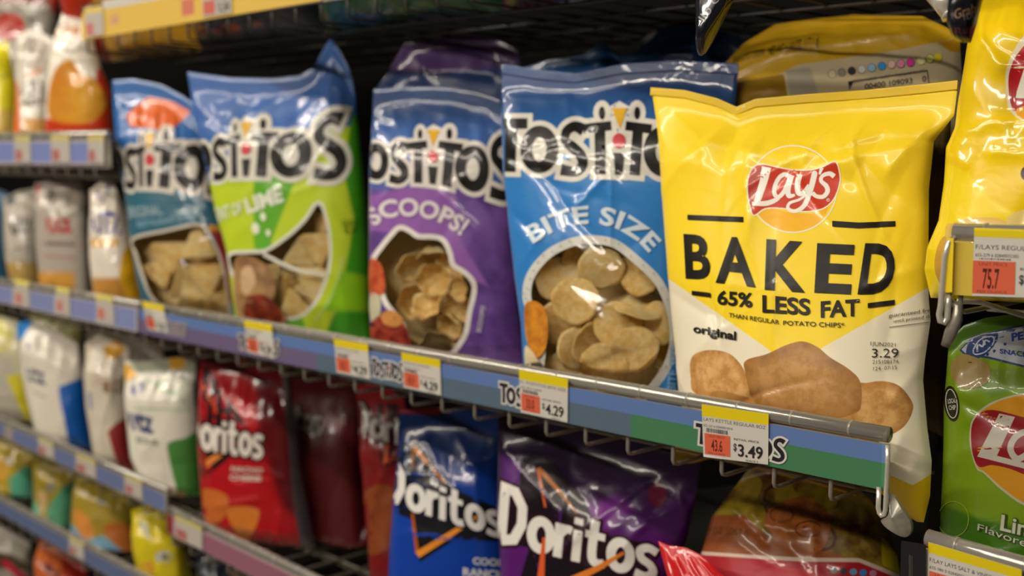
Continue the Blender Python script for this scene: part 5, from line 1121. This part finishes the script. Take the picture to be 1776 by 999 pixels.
far('cream bag with thin brown stripes and a maroon lower side', [(148, 596), (148, 650), (152, 710), (172, 806)], [(224, 606), (221, 680), (229, 760), (240, 838)], [(170, 580), (205, 584)], [(205, 824)], YF + .006, '#c4baa8', 'lowleft', seed=123,
    polys=dict(m=[(186, 748), (200, 735), (222, 722), (250, 740), (250, 850), (212, 838)], g=[(180, 600), (206, 592), (218, 608), (200, 622), (184, 620)]), regions=[('g', 0, 2, '#d8a02c'), ('m', 0, 2, '#8c2a2a')],
    art=tx(*[('s', [(160, 640 + 9 * i), (185, 634 + 9 * i), (212, 640 + 9 * i)], 2.5, '#a88a80') for i in range(4)], ('p', [(180, 664), (214, 656), (214, 678), (184, 682)], '#8a6a58'), ('s', [(156, 680), (158, 710)], 5, '#7a84a0')))
far('white and green bag with navy lettering and gold top corners', [(216, 624), (218, 700), (230, 790), (262, 862)], [(341, 616), (336, 690), (345, 780), (356, 900)], [(240, 628), (290, 622)], [(310, 884)], YF, '#d2cec0', 'lowleft', seed=124, thick=.034,
    polys=dict(t=[(210, 600), (350, 600), (350, 648), (240, 650)], g1=[(214, 632), (222, 632), (240, 652), (218, 662)], g2=[(290, 618), (318, 614), (322, 638), (296, 642)], gr=smooth_pts([(290, 778), (296, 766), (320, 760), (370, 750), (370, 910), (326, 905), (304, 840)], 5, True), og=[(302, 860), (316, 852), (336, 880), (334, 900), (300, 880)]),
    regions=[('t', 0, 3, '#8e9280'), ('g1', 0, 2, '#dba424'), ('g2', 0, 2, '#b8872c'), ('gr', 0, 1.5, '#47803c'), ('og', 0, 2, '#d89a3c')],
    art=tx(('t', 'utz', ((219, 702), (264, 712), (267, 752), (225, 742)), '#38406c', .04), ('p', [(228, 672), (246, 664), (250, 676), (232, 686)], '#3f4490'), *[('s', [(250 + 6 * i, 655 + 2 * i), (285 + 5 * i, 680 + i), (330, 668 + 12 * i)], 1.6, '#8fae88') for i in range(5)], ('s', [(232, 708), (330, 712)], 2.4, '#8fb088'), ('t', 'SOUR', ((236, 756), (276, 764), (277, 774), (237, 768)), '#77756c')))
far('grey foil bag with gold corner lying behind the cream striped bag', [(148, 572), (150, 640), (160, 780)], [(280, 600), (290, 650), (300, 840)], [(190, 566), (230, 580)], [(220, 810)], YR + .12, '#8f8878', 'lowleft', seed=125, polys=dict(g=[(170, 590), (200, 588), (200, 614), (172, 612)]), regions=[('g', 0, 3, '#c9922c')], lean=6)
far('pale yellow bag behind the white and blue bag', [(50, 540), (60, 640), (60, 720)], [(140, 545), (140, 640), (150, 760)], [(100, 532)], [(100, 740)], YR + .12, '#a8a468', 'lowleft', seed=126)
# row on the bottommost rail
far('yellow and teal bag at the left photo edge on the bottommost rail', [(-40, 756), (-40, 860)], [(56, 776), (58, 830), (62, 900)], [(0, 760)], [(10, 880)], YF, '#a08c2a', 'bottomleft', seed=131, polys=dict(t=[(16, 830), (40, 810), (64, 810), (64, 910), (20, 890)]), regions=[('t', 0, 3, '#4f9a7c')], art=tx(('p', circle(16, 800, 8, 8, 10), '#b9b09a'), ('p', circle(0, 815, 16, 20, 10), '#c89a3c')))
far('mustard bag with two teal flanks on the bottommost rail', [(56, 785), (58, 860), (64, 920)], [(130, 806), (128, 880), (128, 950)], [(90, 792)], [(96, 940)], YF, '#8c7a24', 'bottomleft', seed=132, polys=dict(t=[(82, 880), (108, 845), (134, 830), (134, 960), (84, 940)], u=[(50, 860), (62, 870), (84, 940), (50, 940)]), regions=[('t', 0, 3, '#4a8a68'), ('u', 0, 3, '#5fa88c')], art=tx(('p', circle(88, 845, 8, 9, 10), '#77726a'), ('p', [(66, 850), (80, 860), (76, 888), (66, 880)], '#b49a70')))
far('olive and orange bag with light blue base on the bottommost rail', [(130, 812), (128, 880), (126, 960)], [(228, 845), (236, 920), (246, 1000)], [(180, 824)], [(190, 980)], YF, '#94802a', 'bottomleft', seed=133,
    polys=dict(b=[(120, 905), (150, 935), (180, 930), (210, 950), (250, 990), (250, 1030), (120, 980)], o=smooth_pts([(128, 885), (150, 895), (165, 925), (150, 935), (132, 915)], 5, True), o2=smooth_pts([(178, 915), (205, 905), (232, 920), (245, 960), (225, 965), (190, 935)], 5, True)), regions=[('b', 0, 3, '#6c98b0'), ('o', 0, 3, '#c4803a'), ('o2', 0, 3, '#a8602a')], art=tx(('p', circle(176, 870, 7, 8, 10), '#6f6c58')))
far('bright lemon yellow bag at the right end of the bottommost rail', [(228, 884), (234, 950), (250, 1040)], [(290, 892), (320, 950), (346, 1080)], [(255, 876)], [(300, 1070)], YF, '#c9b81e', 'bottomleft', seed=134, polys=dict(d=[(300, 880), (360, 960), (360, 1090), (316, 1060), (306, 960)], w=[(238, 898), (258, 910), (262, 940), (244, 920)]), regions=[('d', 0, 4, '#8c8018'), ('w', 0, 3, '#a8a488')],
    art=tx(('p', circle(284, 966, 15, 11, 12), '#b4b2a8'), ('p', circle(286, 966, 5, 5, 10), '#5c5a52'), ('p', [(238, 985), (262, 975), (268, 1010), (244, 1010)], '#c4803a')))
far('dark navy bag in the shadow below the pink rail', [(340, 950), (345, 1040), (350, 1100)], [(440, 990), (450, 1060), (455, 1130)], [(390, 962)], [(400, 1120)], YF, '#141c2a', 'bottomleft', seed=135, art=tx(('p', [(404, 985), (425, 988), (420, 1006), (402, 1004)], '#8a7a60')))
far('white bag with a red diagonal at the bottom left corner', [(-40, 905), (-40, 1010)], [(52, 940), (56, 1050)], [(0, 910)], [(0, 1040)], YF, '#8a8478', 'base', seed=136, polys=dict(r=[(0, 975), (10, 970), (60, 1010), (60, 1030)], d=[(-40, 955), (20, 960), (60, 990), (-40, 985)]), regions=[('d', 0, 3, '#3c3824'), ('r', 0, 2, '#a81c34')])
far('orange and red bag with dark lettering below the bottommost rail', [(66, 935), (70, 1050)], [(150, 985), (156, 1090)], [(105, 952)], [(110, 1080)], YF, '#b0582a', 'base', seed=137, polys=dict(r=bx4(108, 930, 160, 1100)), regions=[('r', 0, 4, '#8c2218')], art=tx(('t', 'utz', ((72, 966), (104, 984), (104, 1004), (72, 986)), '#1e2440')))
# ================================================================ light and camera
def area(name, loc, rot, size, size_y, power, col=(1, .905, .77)):
    l = bpy.data.lights.new(name, 'AREA'); l.shape = 'RECTANGLE'; l.size = size; l.size_y = size_y; l.energy = power; l.color = col
    o = bpy.data.objects.new(name, l); COL.objects.link(o); o.location = loc; o.rotation_euler = rot; return o
M_fix = principled('lamp_diffuser', '#ffffff', .5, emit=('#fff0d8', 3.0)); M_case = principled('lamp_case', '#d8d4ca', .5)
for i, (x, y, w) in enumerate([(-2.6, -.75, 2.2), (-.2, -.75, 2.2), (-1.4, -1.9, 3.6)]):
    f = empty('ceiling_light', (x, y, 2.94)); tag(f, ['long ceiling lamp over the far left part of the aisle', 'long ceiling lamp over the camera side of the aisle', 'ceiling lamp along the opposite side of the aisle'][i], 'lamp')
    b = MB(); b.box((x - w / 2, y - .09, 2.93), (x + w / 2, y + .09, 2.999)); b.build('casing', M_case, f)
    b = MB(); b.box((x - w / 2 + .02, y - .07, 2.918), (x + w / 2 - .02, y + .07, 2.93)); b.build('diffuser', M_fix, f)
area('strip_left', (-2.6, -.75, 2.90), (math.radians(40), 0, 0), 2.1, .12, 43)
area('strip_near', (-.2, -.75, 2.90), (math.radians(40), 0, 0), 2.1, .12, 24)
area('strip_across', (-1.4, -1.9, 2.90), (math.radians(55), 0, 0), 3.4, .14, 86)
w = bpy.data.worlds.new('store_air'); SC.world = w; w.use_nodes = True
w.node_tree.nodes['Background'].inputs[0].default_value = (1, .9, .75, 1); w.node_tree.nodes['Background'].inputs[1].default_value = .11

cd = bpy.data.cameras.new('camera'); cam = bpy.data.objects.new('camera', cd); COL.objects.link(cam)
R = Matrix((RI, UP, -FW)).transposed()
cam.matrix_world = Matrix.Translation(Vector(CAM)) @ R.to_4x4()
cd.sensor_width = 36; cd.lens = FPX * 36 / 1776; cd.shift_y = 0.0; cd.clip_start = .02; cd.clip_end = 50
cd.dof.use_dof = True; cd.dof.focus_distance = .83; cd.dof.aperture_fstop = 4.0; cd.dof.aperture_blades = 9
SC.camera = cam
